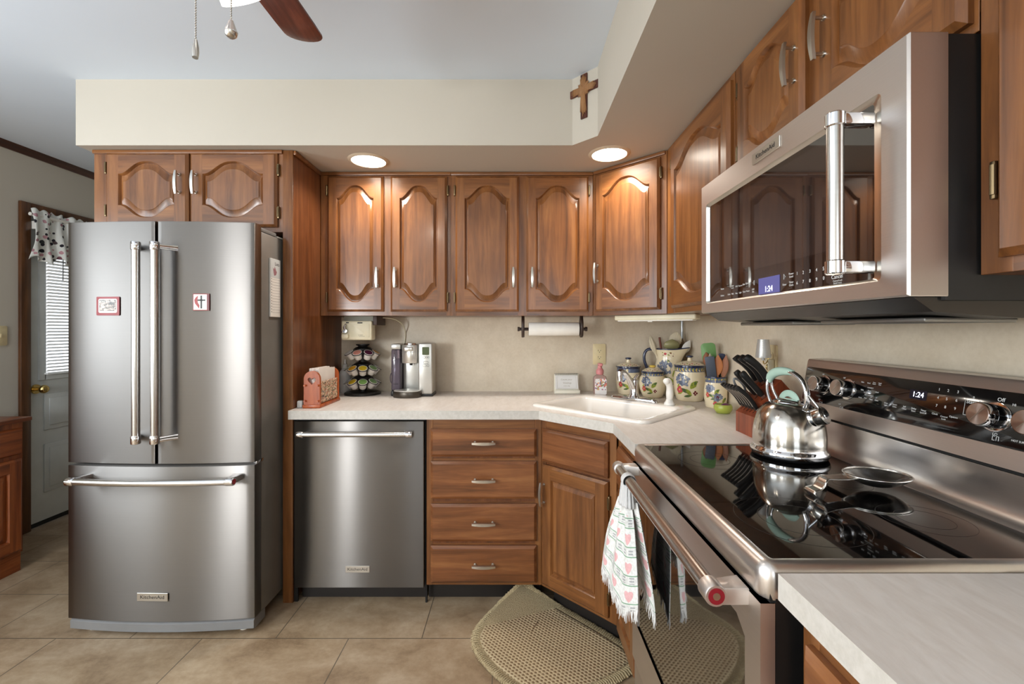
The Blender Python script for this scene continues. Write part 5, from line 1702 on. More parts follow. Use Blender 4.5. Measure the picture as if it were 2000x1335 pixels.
# under-cabinet can opener
op = thing('can_opener', 'cream electric can opener hung under the cabinet above the carousel', 'can opener', (-.858, 2.47, 1.23))
grey_b = plain('mount_grey_green', (142, 142, 130), .6)
MB().box(-.935, -.775, 2.455, 2.60, 1.333, 1.362).build('mounting_plate', grey_b, op)
MB().box(-.772, -.750, 2.440, 2.60, 1.312, 1.362, .002).build('mounting_bracket', plain('bracket_brown', (58, 36, 26), .5), op)
MB().box(-.942, -.776, 2.430, 2.50, 1.230, 1.335, .008, 3).build('housing', cream_pl, op, smooth=40)
MB().prism(rrect(-.895, -.788, 1.243, 1.322, .005), 2.4275, 2.4305, 'y', .0015).build('front_cover', cream_pl, op)
MB().box(-.885, -.792, 2.4262, 2.428, 1.312, 1.316, .0005).build('cover_lip', cream_pl, op)
m = MB().box(-.915, -.9, 2.428, 2.431, 1.322, 1.328).build('vent_slots', ink, op)
MB().box(-.852, -.826, 2.424, 2.4305, 1.321, 1.327, .001).build('lever_stop', ink, op)
MB().prism(rrect(-.935, -.900, 1.240, 1.262, .005), 2.416, 2.4302, 'y', .002).build('lid_magnet_holder', cream_pl, op)
lv = MB().tube([(-.915, 2.426, 1.315), (-.920, 2.414, 1.300), (-.912, 2.408, 1.283)], [.0055, .006, .005], 12).build('cutter_lever', chrome, op, smooth=60)
MB().cyl((-.914, 2.430, 1.280), (-.914, 2.408, 1.280), .011, n=20).build('cutter_wheel', chrome, op)
MB().ell((-.928, 2.415, 1.274), .006, .006, .005).build('cutter_knob', chrome, op)
m = MB().text('can opener', .006, basis((-.835, 2.4273, 1.258), (1, 0, 0), (0, 0, 1)), 0, .0001).text('knife sharpener', .005, basis((-.828, 2.4273, 1.251), (1, 0, 0), (0, 0, 1)), 0, .0001)
m.build('printed_lettering', ink, op)
cord = bez((-.752, 2.55, 1.355), (-.70, 2.56, 1.355), (-.645, 2.62, 1.345), (-.655, 2.684, 1.27), 14)+bez((-.655, 2.684, 1.25), (-.66, 2.684, 1.20), (-.665, 2.684, 1.1), (-.668, 2.684, 1.0), 10)
single(MB().tube(cord, .0032, 8), 'power_cord', cream_pl, 'cream cord running from the can opener down behind the coffee maker', 'cord', origin=(-.668, 2.684, .99))

# coffee maker
km = thing('coffee_maker', 'silver single-cup coffee maker with a purple-tinted water tank', 'coffee maker', (-.575, 2.57, CT))
silver = plain('silver_plastic', (196, 194, 188), .3, .55)
silver2 = plain('bright_silver_plastic', (212, 210, 204), .22, .65)
dk = plain('tray_dark_metal', (74, 68, 60), .3, .6)
X0 = -.690
MB().box(X0+.055, X0+.158, 2.555, 2.672, CT+.012, CT+.290, .006).build('rear_body', silver, km, smooth=40)
MB().box(X0+.156, X0+.234, 2.484, 2.600, CT+.014, CT+.297, .007, 3).build('control_tower', silver, km, smooth=40)
MB().box(X0+.150, X0+.236, 2.488, 2.605, CT, CT+.016, .003).build('foot', black_pl, km)
# brew head
hp = [(X0+.060, 2.56), (X0+.060, 2.505), (X0+.066, 2.492), (X0+.090, 2.480), (X0+.118, 2.477), (X0+.142, 2.483), (X0+.152, 2.495), (X0+.154, 2.56)]
hb = MB().prism(hp, CT+.185, CT+.288, 'z', .004).build('brew_head', silver2, km, smooth=50)
MB().prism([(p[0], p[1]-.0008) for p in hp[1:-1]]+[(X0+.15, 2.55), (X0+.064, 2.55)], CT+.246, CT+.2485, 'z').build('head_seam', grey_pl, hb)
MB().box(X0+.078, X0+.128, 2.470, 2.484, CT+.252, CT+.278, .006).build('lift_handle', silver2, hb, smooth=50)
MB().lathe([(.040, .286), (.038, .296), (.02, .301), (.0004, .302)], (X0+.106, 2.53, CT), 30).build('head_top', chrome, hb, smooth=50)
MB().lathe([(.008, .172), (.010, .186)], (X0+.108, 2.52, CT), 16).build('dispense_nozzle', black_pl, hb)
# drip tray
tp = [(X0+.018, 2.56), (X0+.022, 2.46), (X0+.035, 2.435), (X0+.070, 2.418), (X0+.105, 2.414), (X0+.140, 2.418), (X0+.166, 2.434), (X0+.175, 2.46), (X0+.178, 2.56)]
tr = MB().prism(tp, CT, CT+.034, 'z', .004).build('drip_tray', dk, km, smooth=50)
MB().prism([(p[0]*.96+(X0+.1)*.04, p[1]*.97+2.49*.03) for p in tp], CT+.034, CT+.0375, 'z', .001).build('drip_grate', silver, tr)
# tank
t = NT('purple_tank_plastic'); tankm = t.fin(lin((206, 190, 212)), .06); t.p.inputs['Transmission Weight'].default_value = .85; t.p.inputs['IOR'].default_value = 1.3
tk = MB().box(X0, X0+.052, 2.50, 2.665, CT+.030, CT+.262, .008, 3).build('water_tank', tankm, km, smooth=40)
MB().box(X0+.004, X0+.048, 2.504, 2.661, CT+.034, CT+.205, .006).build('tank_water', NT('tank_water_tint').fin(lin((176, 158, 178)), .15), tk)
MB().box(X0-.002, X0+.054, 2.498, 2.668, CT+.262, CT+.292, .006).build('tank_lid', silver, tk, smooth=40)
MB().box(X0-.001, X0+.053, 2.499, 2.667, CT, CT+.030, .005).build('tank_base', black_pl, km)
MB().text('KEURIG', .0085, basis((X0+.027, 2.4985, CT+.068), (1, 0, 0), (0, 0, 1)), 0, .0002).build('tank_lettering', ink, tk)
MB().tube(bez((X0-.001, 2.52, CT+.13), (X0-.012, 2.52, CT+.12), (X0-.012, 2.52, CT+.08), (X0-.001, 2.52, CT+.07), 8), .0022, 8).build('tank_clip', plain('tank_clip_violet', (70, 52, 84), .3), tk)
# screen & buttons
MB().prism(rrect(X0+.178, X0+.217, CT+.232, CT+.276, .004), 2.4825, 2.4845, 'y').build('display', NT('lcd_green').fin(lin((84, 96, 66)), .15), km)
m = MB()
def ringb(x, z, w_, h_, r):
    pts = [Vector((x+p[0], 2.4832, z+p[1])) for p in rrect(-w_/2, w_/2, -h_/2, h_/2, r, 4)]
    m.tube(pts, .0008, 6, closed=True)
ringb(X0+.189, CT+.219, .014, .014, .007); ringb(X0+.203, CT+.219, .008, .010, .004); ringb(X0+.213, CT+.219, .008, .010, .004)
ringb(X0+.199, CT+.190, .026, .013, .003); ringb(X0+.191, CT+.173, .019, .012, .003); ringb(X0+.211, CT+.173, .011, .012, .003)
m.build('buttons', grey_pl, km)

# ================================================================== back wall bits
def outlet(name, label, o, ax, w=.0765, h=.124, kind='duplex'):
    M = basis(o, ax, (0, 0, 1))
    t = thing(name, label, 'outlet', tuple(o))
    MB().prism(rrect(-w/2, w/2, -h/2, h/2, .006), 0, .006, 'z', .002, M=M).build('cover_plate', ivory_pl, t)
    for s in (-1, 1):
        f = MB().prism(rrect(-.017, .017, s*.0195-.0145, s*.0195+.0145, .012), .0058, .0078, 'z', M=M).build('socket', ivory_pl, t)
        MB().box(-.0085, -.006, s*.0195-.001, s*.0195+.007, .0079, .0081, 0, 1, 0, M).box(.006, .0085, s*.0195-.001, s*.0195+.006, .0079, .0081, 0, 1, 0, M).cyl(M @ Vector((0, s*.0195-.007, .0079)), M @ Vector((0, s*.0195-.007, .0081)), .0026, n=12).build('slots', ink, f)
    return t
outlet('wall_outlet', 'ivory duplex outlet on the back wall above the soap bottle', (.514, BY-.0082, 1.139), (1, 0, 0))
outlet('wall_outlet', 'ivory outlet on the stove wall behind the night light', (WX-.0082, 1.765, 1.165), (0, -1, 0))

# night light with a little shade
nl = thing('night_light', 'plug-in night light with a small silver shade on the stove wall', 'night light', (.975, 1.745, 1.11))
shade_m = plain('pearl_silver_shade', (198, 196, 192), .35, .5, bump=.4)
MB().lathe([(.0275, 0), (.0195, .069), (.0185, .069), (.0265, 0)], (.950, 1.70, 1.181), 32, cap=False).build('lamp_shade', shade_m, nl, smooth=50)
MB().cyl((.950, 1.70, 1.170), (.950, 1.70, 1.215), .007, n=16).build('bulb_socket', white_pl, nl)
m = MB().tube(bez((.950, 1.70, 1.172), (.956, 1.712, 1.150), (.975, 1.73, 1.150), (.992, 1.742, 1.168), 10)+bez((.992, 1.742, 1.17), (1.0, 1.745, 1.19), (.985, 1.74, 1.195), (.985, 1.738, 1.18), 8), .0022, 8)
m.tube([(.992+.010*cos(a*.5)*(1-a/26), 1.742, 1.140+.014*sin(a*.5)*(1-a/26)) for a in range(22)], .0018, 8)
m.build('scroll_arm', brass_m, nl, smooth=60)
MB().box(.990, 1.0145, 1.735, 1.762, 1.128, 1.172, .005).build('plug_body', cream_pl, nl)

# paper towel holder and roll
ph = thing('paper_towel_holder', 'dark wooden paper towel holder screwed under the wall cabinet', 'paper towel holder', (.215, 2.50, 1.25))
dkw = wood('dark_holder_wood', (30, 18, 12), (50, 32, 22), (72, 48, 34), 'z', .45, .1, .5)
for x in (.050, .377):
    MB().prism([(2.488, UB), (2.512, UB), (2.530, 1.33), (2.534, 1.288), (2.522, 1.252), (2.500, 1.243), (2.478, 1.252), (2.466, 1.288), (2.470, 1.33)], x-.0085, x+.0085, 'x', .003).build('bracket', dkw, ph)
MB().cyl((.030, 2.50, 1.290), (.400, 2.50, 1.290), .0085, n=16).build('rod', dkw, ph)
for x in (.026, .404): MB().cyl((x-.006, 2.50, 1.290), (x+.006, 2.50, 1.290), .012, n=16).build('rod_end', dkw, ph)
tr_m = plain('paper_towel', (240, 236, 228), .9, bump=.5)
m = MB()
NN = 36
prof = [(.0115, -.140), (.036, -.140), (.0372, -.138), (.0372, .138), (.036, .140), (.0115, .140)]
Mx = basis((.222, 2.50, 1.290), (0, 0, 1), (0, 1, 0))
vs = []
m.lathe(prof+[(.0115, -.140)], (0, 0, 0), 36, 0, Matrix.Translation((.222, 2.50, 1.290)) @ Matrix.Rotation(pi/2, 4, 'Y'), cap=False)
single(m, 'paper_towel_roll', tr_m, 'white paper towel roll on the dark holder under the cabinet', 'paper towels', smooth=40)

# under-cabinet light
ul = thing('under_cabinet_light', 'long cream light fixture mounted under the corner cabinet', 'light fixture', (.70, 2.22, 1.335))
Mu = Matrix.Translation((.700, 2.215, 1.335)) @ Matrix.Rotation(-pi/4, 4, 'Z')
MB().box(-.215, .215, -.030, .030, .0, .0265, .007, 3, 0, Mu).build('housing', cream_pl, ul, smooth=50)
MB().box(-.200, .200, -.024, .020, -.006, .002, .004, 2, 0, Mu).build('lens', white_pl, ul, smooth=50)
MB().box(-.03, -.005, -.020, -.010, -.010, -.004, .002, 2, 0, Mu).build('switch', white_pl, ul)
# wire conduit in the corner
single(MB().cyl((1.0, 2.655, CT), (1.0, 2.655, UB), .0075, n=16), 'wire_conduit', plain('conduit_grey', (176, 180, 182), .3, .8), 'thin grey metal conduit in the wall corner behind the pitcher', 'conduit')

# desk calendar box
dc = thing('desk_calendar', 'small cream spiral desk calendar standing by the back wall', 'calendar', (.307, 2.62, CT))
card = plain('calendar_card', (236, 230, 212), .6)
MB().prism([(2.596, CT), (2.662, CT), (2.640, CT+.110), (2.634, CT+.110)], .236, .380, 'x', .0015).build('stand', card, dc)
MB().box(.238, .384, 2.588, 2.60, CT+.001, CT+.022, .003).build('front_ledge', card, dc)
a, b = Vector((.308, 2.5985, CT+.023)), Vector((.308, 2.6315, CT+.104))
Mc = basis(tuple((a+b)/2), (1, 0, 0), tuple((b-a).normalized()))
MB().box(-.066, .066, -.040, .042, .0015, .004, .0005, 1, 0, Mc).build('page', paper, dc)
m = MB()
lg = plain('faint_print', (176, 168, 150), .7)
for (x0, x1, y0, y1) in ((-.056, .056, .034, .0348), (-.056, .056, -.036, -.0352), (-.056, -.0552, -.036, .034), (.0552, .056, -.036, .034)): m.box(x0, x1, y0, y1, .0041, .0043, 0, 1, 0, Mc)
m.text('Count your', .014, Mc @ Matrix.Translation((0, .016, .0042)), 0, .0001).text('blessings', .014, Mc @ Matrix.Translation((.004, -.004, .0042)), 0, .0001).text('every day', .010, Mc @ Matrix.Translation((0, -.022, .0042)), 0, .0001)
m.build('printed_page_text', lg, dc)
m = MB()
for i in range(24):
    x = .242+.132*i/23
    m.tube([(x, 2.637+.007*cos(2*pi*k/10), CT+.107+.008*sin(2*pi*k/10)) for k in range(10)], .0009, 5, closed=True)
m.build('spiral_wire', grey_pl, dc)

# soap bottle
sb = thing('soap_bottle', 'pink-capped hand soap bottle with a flowered label by the sink', 'soap bottle', (.487, 2.532, CT))
t = NT('clear_pink_soap'); soapm = t.fin(lin((242, 206, 200)), .06); t.p.inputs['Transmission Weight'].default_value = .7; t.p.inputs['IOR'].default_value = 1.3
def sq(h, r, z, rr=.014): return [(.487+p[0], 2.532+p[1], CT+z) for p in rrect(-h, h, -r, r, rr, 5)]
MB().loft([sq(.033, .025, 0), sq(.0365, .028, .005), sq(.037, .0285, .095), sq(.033, .026, .108), sq(.020, .018, .117, .012), sq(.0165, .0165, .120, .012)]).build('bottle_body', soapm, sb, smooth=50)
def lab():
    t = NT('soap_label')
    v = t.node('ShaderNodeTexVoronoi'); t.l.new(t.coord(), v.inputs['Vector']); v.inputs['Scale'].default_value = 105
    s = t.sep(v.outputs['Color'])
    c = t.ramp(s['X'], [(0.2, lin((214, 104, 104))), (.4, lin((232, 168, 120))), (.6, lin((138, 152, 92))), (.8, lin((150, 110, 150)))])
    f = t.math('MULTIPLY', t.math('LESS_THAN', v.outputs['Distance'], .70), t.math('LESS_THAN', s['Y'], .62))
    z = t.sep(t.coord())['Z']
    f = t.math('MULTIPLY', f, t.math('GREATER_THAN', z, .034))
    return t.fin(t.mix(f, lin((240, 234, 230)), c), .5)
MB().prism(rrect(-.033, .033, -.043, .047, .010), .0, .0012, 'z', M=basis((.487, 2.5033, CT+.050), (1, 0, 0), (0, 0, 1))).build('label', lab(), sb)
pinkc = plain('pink_cap', (214, 136, 136), .35)
MB().lathe([(.0175, .118), (.0215, .124), (.022, .140), (.017, .150), (.0125, .155), (.0120, .168), (.0125, .170)], (.487, 2.532, CT), 28).build('collar', pinkc, sb, smooth=50)
MB().box(.4755, .4985, 2.500, 2.545, CT+.168, CT+.184, .004, 2).build('pump_head', pinkc, sb, smooth=50)

# ================================================================== recessed lights, cross
trim_w = plain('recessed_trim', (206, 190, 166), .5)
lens_on = emit('lit_lens', (255, 246, 230), 9.0)
for (x, y, lab_) in ((-.728, 2.233, 'round recessed ceiling light over the coffee maker side'), (.459, 2.148, 'round recessed ceiling light over the corner sink')):
    t = thing('recessed_light', lab_, 'recessed light', (x, y, 2.128), 0, 'recessed lights in the soffit')
    MB().lathe([(.083, 2.1335), (.083, 2.1265), (.092, 2.1285), (.100, 2.1335)], (x, y, 0), 48, cap=False).build('trim_ring', trim_w, t, smooth=50)
    MB().lathe([(.0004, 2.1275), (.06, 2.1278), (.0825, 2.1300)], (x, y, 0), 48).build('lens', lens_on, t, smooth=50)

cz = thing('wall_cross', 'wooden cross with split reed decoration on the angled soffit', 'cross', (.317, 2.0, 2.235))
cd = Vector((.098, -.10, 0)).normalized(); cn_ = Vector((-.7, -.714, 0)).normalized()
Mx = basis((.3165+cn_.x*.001, 2.0015+cn_.y*.001, 2.338), tuple(cd), (0, 0, 1))
crw = wood('cross_dark_wood', (48, 20, 14), (76, 36, 24), (98, 52, 34), 'z', .5, 0, .5)
MB().box(-.018, .018, -.105, .094, 0, .007, .002, 1, 0, Mx).box(-.078, .078, .006, .042, 0, .007, .002, 1, 0, Mx).build('cross_body', crw, cz)
reed = wood('straw_reed', (104, 70, 40), (154, 110, 68), (184, 142, 96), 'z', .6, 0, .01)
g = random.Random(5)
m = MB()
def reeds(a0, L, n, w):
    for i in range(n):
        o = (i-(n-1)/2)*w
        d = Vector((cos(a0), sin(a0), 0)); p = Vector((-sin(a0), cos(a0), 0))
        l = L*(1-.22*abs(i-(n-1)/2)/max(1, n/2))*g.uniform(.92, 1.05)
        q0 = Vector((0, .024, .0085))+p*o*.45; q1 = q0+d*l+p*o*.75
        q1.z += .001
        m.tube([Mx @ q0, Mx @ ((q0+q1)/2+Vector((0, 0, .002))), Mx @ q1], [.0026, .0032, .0014], 6)
for (a, L, n) in ((0, .070, 8), (pi, .070, 8), (pi/2, .064, 8), (-pi/2, .122, 8), (pi/4, .040, 5), (3*pi/4, .038, 5), (-pi/4, .040, 5), (-3*pi/4, .040, 5)):
    reeds(a, L, n, .0038)
m.build('split_reeds', reed, cz, smooth=60)

# ================================================================== ceiling fan
FNX, FNY = -.668, .93
fn_ = thing('ceiling_fan', 'brown-bladed ceiling fan with lit white glass shades', 'ceiling fan', (FNX, FNY, 2.05))
fan_metal = plain('brushed_pewter', (170, 166, 158), .3, 1.0)
MB().lathe([(.065, CH), (.065, CH-.03), (.025, CH-.05), (.014, CH-.055), (.014, 2.345), (.06, 2.34), (.105, 2.32), (.115, 2.27), (.105, 2.225), (.06, 2.205), (.055, 2.17), (.075, 2.155), (.07, 2.12), (.03, 2.105), (.0004, 2.10)], (FNX, FNY, 0), 44).build('motor_housing', fan_metal, fn_, smooth=50)
for k in range(5):
    a = pi/2-.012+k*2*pi/5
    d = Vector((cos(a), sin(a), 0)); s_ = Vector((-sin(a), cos(a), .0))
    s_ = (s_+Vector((0, 0, .10))).normalized()
    Mb = basis((FNX, FNY, 2.215), tuple(-s_), tuple(d))
    ol = [(-.045, .14), (.045, .14)]+[(.058, .20), (.060, .42)]+[(.060*cos(t*pi/10), .470+.058*sin(t*pi/10)*.62) for t in range(0, 11)]+[(-.060, .42), (-.058, .20)]
    b = MB().prism(ol, -.003, .003, 'z', .0015, M=Mb).build('blade', blade_w, fn_, smooth=40)
    MB().box(-.016, .016, .09, .19, -.008, -.003, .002, 1, 0, Mb).build('blade_iron', fan_metal, b)
shade_g = emit('lit_frosted_glass', (255, 248, 238), 2.2)
for k in range(3):
    a = pi/2-.12+k*2*pi/3
    d = Vector((cos(a), sin(a), 0))
    ax = (d*.74-Vector((0, 0, 1))*.67).normalized()
    p = Vector((FNX, FNY, 2.135))+d*.072
    sdv = ax.cross(Vector((0, 0, 1))).normalized()
    Mg = basis(tuple(p), tuple(sdv), tuple(ax.cross(sdv)))
    MB().lathe([(.020, -.02), (.022, .0), (.016, .012)], (0, 0, 0), 20, 0, Mg).build('shade_fitter', fan_metal, fn_, smooth=50)
    MB().lathe([(.018, .008), (.028, .02), (.040, .05), (.046, .08), (.0475, .092), (.0455, .092), (.038, .05), (.016, .012)], (0, 0, 0), 32, 0, Mg, cap=False).build('glass_shade', shade_g, fn_, smooth=60)
    q = p+ax*.055
    lamp('fan_bulb', 'POINT', tuple(q), 1.6, (1, .92, .80), size=.02)
def chain(x, y, z0, z1, kind):
    ch = MB().cyl((x, y, z0), (x, y, z1), .0006, n=6)
    z = z1
    while z > z0:
        ch.ell((x, y, z), .0019, .0019, .0021, 6, 4); z -= .0052
    c_ = ch.build('pull_chain', fan_metal, fn_, smooth=60)
    if kind == 'bar':
        m = MB().tube([(x, y, z0+.004), (x, y, z0-.012), (x+.001, y-.002, z0-.024), (x+.002, y-.004, z0-.036)], [.003, .0062, .0068, .0055], 12)
        m.build('pull_weight', nickel, c_, smooth=60)
    else:
        t = NT('crystal_drop'); mm = t.fin((.96, .96, .96, 1), .02); t.p.inputs['Transmission Weight'].default_value = .7
        MB().lathe([(.0004, .004), (.004, .0), (.009, -.014), (.0125, -.024), (.0105, -.031), (.006, -.035), (.0004, -.0355)], (x, y, z0), 12).build('pull_weight', mm, c_, smooth=10)
        MB().lathe([(.0122, -.0255), (.0108, -.032), (.006, -.0362), (.0004, -.037)], (x, y, z0), 16).build('weight_base', nickel, c_, smooth=40)
chain(-.664, .93, 1.888, 2.12, 'bar')
chain(-.590, .93, 1.932, 2.15, 'drop')

# ================================================================== rug
def rug_mat():
    t = NT('waffle_weave_rug')
    s = t.sep(t.coord())
    k = 1/.0165
    u = t.math('MULTIPLY', s['X'], k); v = t.math('MULTIPLY', s['Y'], 1/.0135)
    row = t.math('FLOOR', v)
    odd = t.math('MULTIPLY', t.math('MODULO', t.math('ABSOLUTE', row), 2.0), .5)
    fu = t.math('SUBTRACT', t.math('FRACT', t.math('ADD', u, odd)), .5)
    fv = t.math('SUBTRACT', t.math('FRACT', v), .5)
    d = t.math('ADD', t.math('POWER', t.math('ABSOLUTE', t.math('MULTIPLY', fu, 1.9)), 2.0), t.math('POWER', t.math('ABSOLUTE', t.math('MULTIPLY', fv, 2.3)), 2.0))
    hole = t.math('LESS_THAN', d, .36)
    n = t.noise(t.coord(), 300, 2)
    base = t.ramp(n, [(.3, lin((166, 146, 112))), (.7, lin((204, 186, 152)))])
    c = t.mix(hole, base, lin((122, 98, 70)))
    t.bump(t.math('MINIMUM', d, 1.0), .6, .004)
    return t.fin(c, .95)
rug_m = rug_mat()
def rug_edge():
    t = NT('rug_border_weave')
    n = t.noise(t.coord(scale=(260, 260, 1)), 1.0, 2)
    c = t.ramp(n, [(.3, lin((146, 128, 94))), (.7, lin((194, 178, 142)))])
    t.bump(n, .8, .004)
    return t.fin(c, .95)
rug_e = rug_edge()
RW, RV = -1.215, 1.40     # rug centre in (w, v) coordinates
rc = (RW*.70711+RV*.70711, -RW*.70711+RV*.70711)
rg = thing('rug', 'beige woven corner rug lying on the floor before the sink cabinet', 'rug', (rc[0], rc[1], 0), -pi/4)
ctrl = [(-.355, .205), (-.34, .236), (-.25, .216), (.20, .216), (.335, .19), (.362, .12), (.30, -.12), (.235, -.24), (.10, -.285), (-.05, -.285), (-.20, -.245), (-.275, -.14)]
def smooth_closed(P, it=3):
    for _ in range(it):
        Q = []
        for i in range(len(P)):
            a, b = Vector(P[i]+(0,)) if len(P[i]) == 2 else Vector(P[i]), Vector(P[(i+1) % len(P)]+(0,)) if len(P[(i+1) % len(P)]) == 2 else Vector(P[(i+1) % len(P)])
            Q += [tuple(a*.75+b*.25), tuple(a*.25+b*.75)]
        P = Q
    return [(p[0], p[1]) for p in P]
ro = smooth_closed(ctrl)
cxr = sum(p[0] for p in ro)/len(ro); cyr = sum(p[1] for p in ro)/len(ro)
def shrink(P, d):
    out = []
    n = len(P)
    for i in range(n):
        a, b = Vector(P[i-1]), Vector(P[(i+1) % n]); t_ = (b-a).normalized(); nn_ = Vector((-t_.y, t_.x))
        q = Vector(P[i]); c = Vector((cxr, cyr))-q
        if nn_.dot(c) < 0: nn_ = -nn_
        out.append(tuple(q+nn_*d))
    return out
r1 = shrink(ro, .036); r2 = shrink(ro, .004)
def bend(p):
    # the far tip runs up against the toe kick of the drawer cabinet
    W_ = ROOTM[rg] @ Vector(p)
    if W_.y > 2.06:
        e = W_.y-2.06
        W_.y = 2.06+e*.40; W_.z += e*.40
    return tuple(ROOTM[rg].inverted() @ W_)
m = MB(); n = len(ro)
m.loft([[(p[0], p[1], .0012) for p in ro], [(p[0], p[1], .008) for p in ro], [(p[0], p[1], .011) for p in r2], [(p[0], p[1], .011) for p in r1]], cap=False)
m.add([(p[0], p[1], .0012) for p in ro], [list(range(n))[::-1]])
m.v = [bend(p) for p in m.v]
m.build('border', rug_e, rg, world=False, smooth=60)
m = MB()
ctr = (cxr, cyr)
def lev(f): return [bend((p[0]+(ctr[0]-p[0])*f, p[1]+(ctr[1]-p[1])*f, .0116)) for p in r1]
m.loft([lev(f) for f in (0, .06, .12, .18, .24, .3, .38, .5, .7)], cap=False)
m.add(lev(.7), [list(range(n))])
m.build('weave', rug_m, rg, world=False, solid=.002)
# looped yarn edge
m = MB()
g = random.Random(11)
for i in range(n):
    a, b = Vector(ro[i]), Vector(ro[(i+1) % n]); L_ = (b-a).length
    kk = max(1, int(L_/.0085))
    for j in range(kk):
        q = a.lerp(b, (j+.5)/kk); t_ = (b-a).normalized(); nn_ = Vector((t_.y, -t_.x))
        if nn_.dot(Vector((cxr, cyr))-q) > 0: nn_ = -nn_
        q1 = q-nn_*.030; q2 = q+nn_*g.uniform(.001, .006)
        m.tube([(q1.x, q1.y, .0105), ((q1.x+q2.x)/2, (q1.y+q2.y)/2, .0145), (q2.x, q2.y, .006)], .0034, 5)
m.v = [bend(p) for p in m.v]
m.build('yarn_fringe', rug_e, rg, world=False, smooth=70)

# ================================================================== dish towel on the oven handle
tw = thing('dish_towel', 'white fringed dish towel with pink hearts hanging from the oven handle', 'towel', (.33, 1.29, .53))
def towel_mat():
    t = NT('heart_striped_towel')
    co = t.coord(kind='UV'); s = t.sep(co)
    u, v = s['X'], s['Y']
    per = t.math('FRACT', t.math('MULTIPLY', v, 4.0))
    wob = t.math('ABSOLUTE', t.math('SUBTRACT', per, .08))
    line = t.math('LESS_THAN', wob, .022)
    wob2 = t.math('ABSOLUTE', t.math('SUBTRACT', per, .42))
    line2 = t.math('LESS_THAN', wob2, .022)
    green = t.math('MAXIMUM', line, line2)
    # grey gingham band between the green lines
    inb = t.math('MULTIPLY', t.math('GREATER_THAN', per, .13), t.math('LESS_THAN', per, .37))
    chk = t.math('MULTIPLY', t.math('GREATER_THAN', t.math('FRACT', t.math('MULTIPLY', u, 16)), .5), t.math('GREATER_THAN', t.math('FRACT', t.math('MULTIPLY', v, 38)), .5))
    ging = t.math('MULTIPLY', inb, t.math('MULTIPLY_ADD', chk, .5, .12))
    # pink hearts in the other bands
    hu = t.math('SUBTRACT', t.math('FRACT', t.math('MULTIPLY', u, 7.0)), .5)
    hv = t.math('DIVIDE', t.math('SUBTRACT', per, .72), .5)
    hx = t.math('MULTIPLY', hu, 1.7)
    hy = t.math('SUBTRACT', t.math('MULTIPLY_ADD', hv, .95, .12), t.math('MULTIPLY', t.math('ABSOLUTE', hx), .7))
    dd = t.math('ADD', t.math('POWER', t.math('ABSOLUTE', hx), 2.0), t.math('POWER', t.math('ABSOLUTE', hy), 2.0))
    heart_ = t.math('LESS_THAN', dd, .12)
    inside = t.math('MULTIPLY', t.math('GREATER_THAN', v, .03), t.math('LESS_THAN', v, .88))
    n = t.noise(t.coord(), 160, 2)
    c = t.ramp(n, [(.3, lin((214, 214, 210))), (.7, lin((240, 240, 238)))])
    c = t.mix(t.math('MULTIPLY', ging, inside), c, lin((104, 108, 116)))
    c = t.mix(t.math('MULTIPLY', t.math('MULTIPLY', heart_, inside), .62), c, lin((222, 132, 140)))
    c = t.mix(t.math('MULTIPLY', t.math('MULTIPLY', green, inside), .8), c, lin((96, 150, 112)))
    t.bump(n, .3, .002)
    return t.fin(c, .95)
tow_m = towel_mat()
TZ0, TZ1 = .585, .800     # hem / gather heights
near1, fold, near2 = Vector((.330, 1.190)), Vector((.272, 1.372)), Vector((.368, 1.165))
foldb = Vector((.350, 1.375))
top_c = Vector((.328, 1.287))
planp = [near1, near1.lerp(fold, .33)+Vector((-.014, 0)), near1.lerp(fold, .66)+Vector((-.010, 0)), fold, foldb.lerp(fold, .5)+Vector((0, .012)), foldb, foldb.lerp(near2, .5)+Vector((.006, 0)), near2]
def plan(u):
    k = u*(len(planp)-1); i = min(int(k), len(planp)-2); f = k-i
    p = [planp[max(i-1, 0)], planp[i], planp[i+1], planp[min(i+2, len(planp)-1)]]
    return 0.5*((2*p[1])+(p[2]-p[0])*f+(2*p[0]-5*p[1]+4*p[2]-p[3])*f*f+(3*p[1]-p[0]-3*p[2]+p[3])*f**3)
def tpos(u, v):
    b = plan(u)
    k = v
    sp_ = .30+.70*(1-(1-k)**1.6)
    q = top_c.lerp(b, sp_)
    fold_ = .006*(1-.35*k)*sin(u*46+1.5*sin(v*3))*(1-.5*k)
    hem = TZ0-.075*max(0, 1-abs(u-.12)/.35)-.055*max(0, (u-.7)/.3)+.0
    z = TZ1+(hem-TZ1)*k
    q = q+Vector((fold_, fold_*.5))
    return (min(q.x, .377), q.y, z)
mb = MB(); NU, NV = 90, 46
mb.grid(tpos, NU, NV)
o = mb.build('cloth', tow_m, tw, recalc=False, smooth=80, solid=.0022)
uvl = o.data.uv_layers.new(name='UVMap')
for lp in o.data.loops:
    vi = lp.vertex_index
    uvl.data[lp.index].uv = ((vi//(NV+1))/NU, 1-(vi % (NV+1))/NV*.96)
fr_m = plain('white_fringe', (232, 232, 230), .9)
m = MB(); g = random.Random(4)
for i in range(150):
    u = (i+.5)/150
    p = Vector(tpos(u, 1.0)); q = Vector((g.uniform(-.006, .004), g.uniform(-.006, .006), -g.uniform(.018, .034)))
    e = p+q; e.x = min(e.x, .377)
    m.tube([p+Vector((0, 0, .004)), p+q*.5+Vector((g.uniform(-.002, .001), 0, 0)), e], [.0016, .0013, .0006], 5)
m.build('fringe', fr_m, tw, smooth=70)
knit = plain('grey_white_knit', (206, 206, 206), .95, bump=.9)
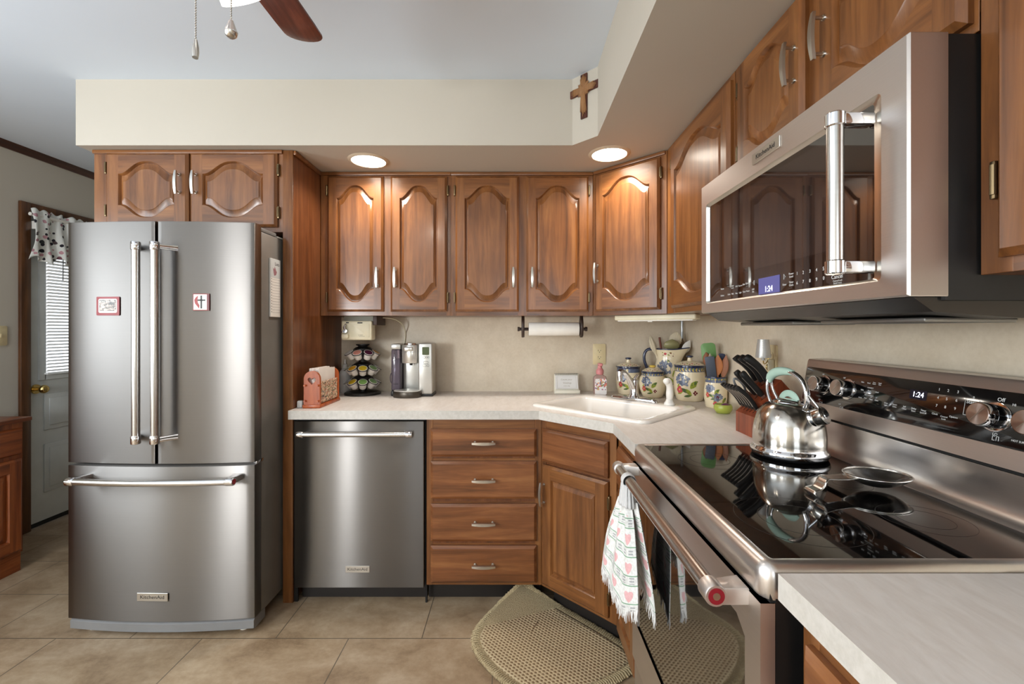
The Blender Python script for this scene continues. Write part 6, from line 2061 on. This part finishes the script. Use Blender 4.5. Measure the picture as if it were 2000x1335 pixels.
# gathered crochet collar and the loop over the handle
def col(u, v):
    a = 2*pi*u
    r = .020+.010*v+.002*sin(a*14)
    return (min(top_c[0]+r*cos(a)*.75, .377), top_c[1]+r*sin(a)*1.3, .845-.060*v)
MB().grid(col, 84, 10).build('gathered_top', knit, tw, solid=.004, smooth=70)
lp_ = [(.330+.0185*cos(a), 1.287+.0*a, .853+.0185*sin(a)) for a in [2*pi*i/24 for i in range(24)]]
MB().tube(lp_, .0042, 8, closed=True, sq=(3.4, .55)).build('hanging_loop', knit, tw, smooth=70)

# ================================================================== trivet at the edge, sideboard
tv = thing('trivet', 'dark tile trivet with a steel rim at the picture edge', 'trivet', (.87, .62, CT))
MB().prism(rrect(.784, .95, .53, .679, .006), CT, CT+.005, 'z', .001).build('steel_rim', nickel, tv)
MB().prism(rrect(.790, .944, .536, .673, .004), CT+.005, CT+.0058, 'z').build('dark_tile', black_gl, tv)

sbd = thing('sideboard', 'red oak sideboard against the side wall near the entry door', 'sideboard', (-2.88, 1.85, 0))
SX = -2.640
MB().box(LX+.01, SX, 1.20, 2.395, .10, .795).build('carcass', oak_v, sbd)
MB().box(LX+.005, SX+.022, 1.18, 2.425, .795, .817, .005).build('top', oak_h, sbd)
MB().box(LX+.01, SX-.005, 1.205, 2.390, 0, .105).build('plinth', oak_h, sbd)
Ms = Matrix.Translation((SX, 1.21, 0)) @ Matrix.Rotation(pi/2, 4, 'Z')
for i in range(2):
    x0 = .012+.592*i
    d_ = slab_mesh(.570, .140, x0, .625, 0, .018, .008); d_.v = [tuple(Ms @ Vector(p)) for p in d_.v]
    dd_ = d_.build('drawer', oak_h, sbd)
    d_ = door_mesh(.570, .490, x0, .112, 0, .018, ah=0, st=.065, top=.065, bot=.065, bev_a=.03, bev_s=.03); d_.v = [tuple(Ms @ Vector(p)) for p in d_.v]
    dx_ = d_.build('door', [oak_v, oak_h], sbd, smooth=28)
    for z, par in ((.695, dd_), (.53, dx_)):
        q = Ms @ Vector((x0+(.285 if z > .6 else (.05 if i else .52)), -.018, z))
        MB().ell((q.x+.018, q.y, q.z), .012, .014, .014).cyl((q.x, q.y, q.z), (q.x+.014, q.y, q.z), .006).build('knob', brass_m, par)
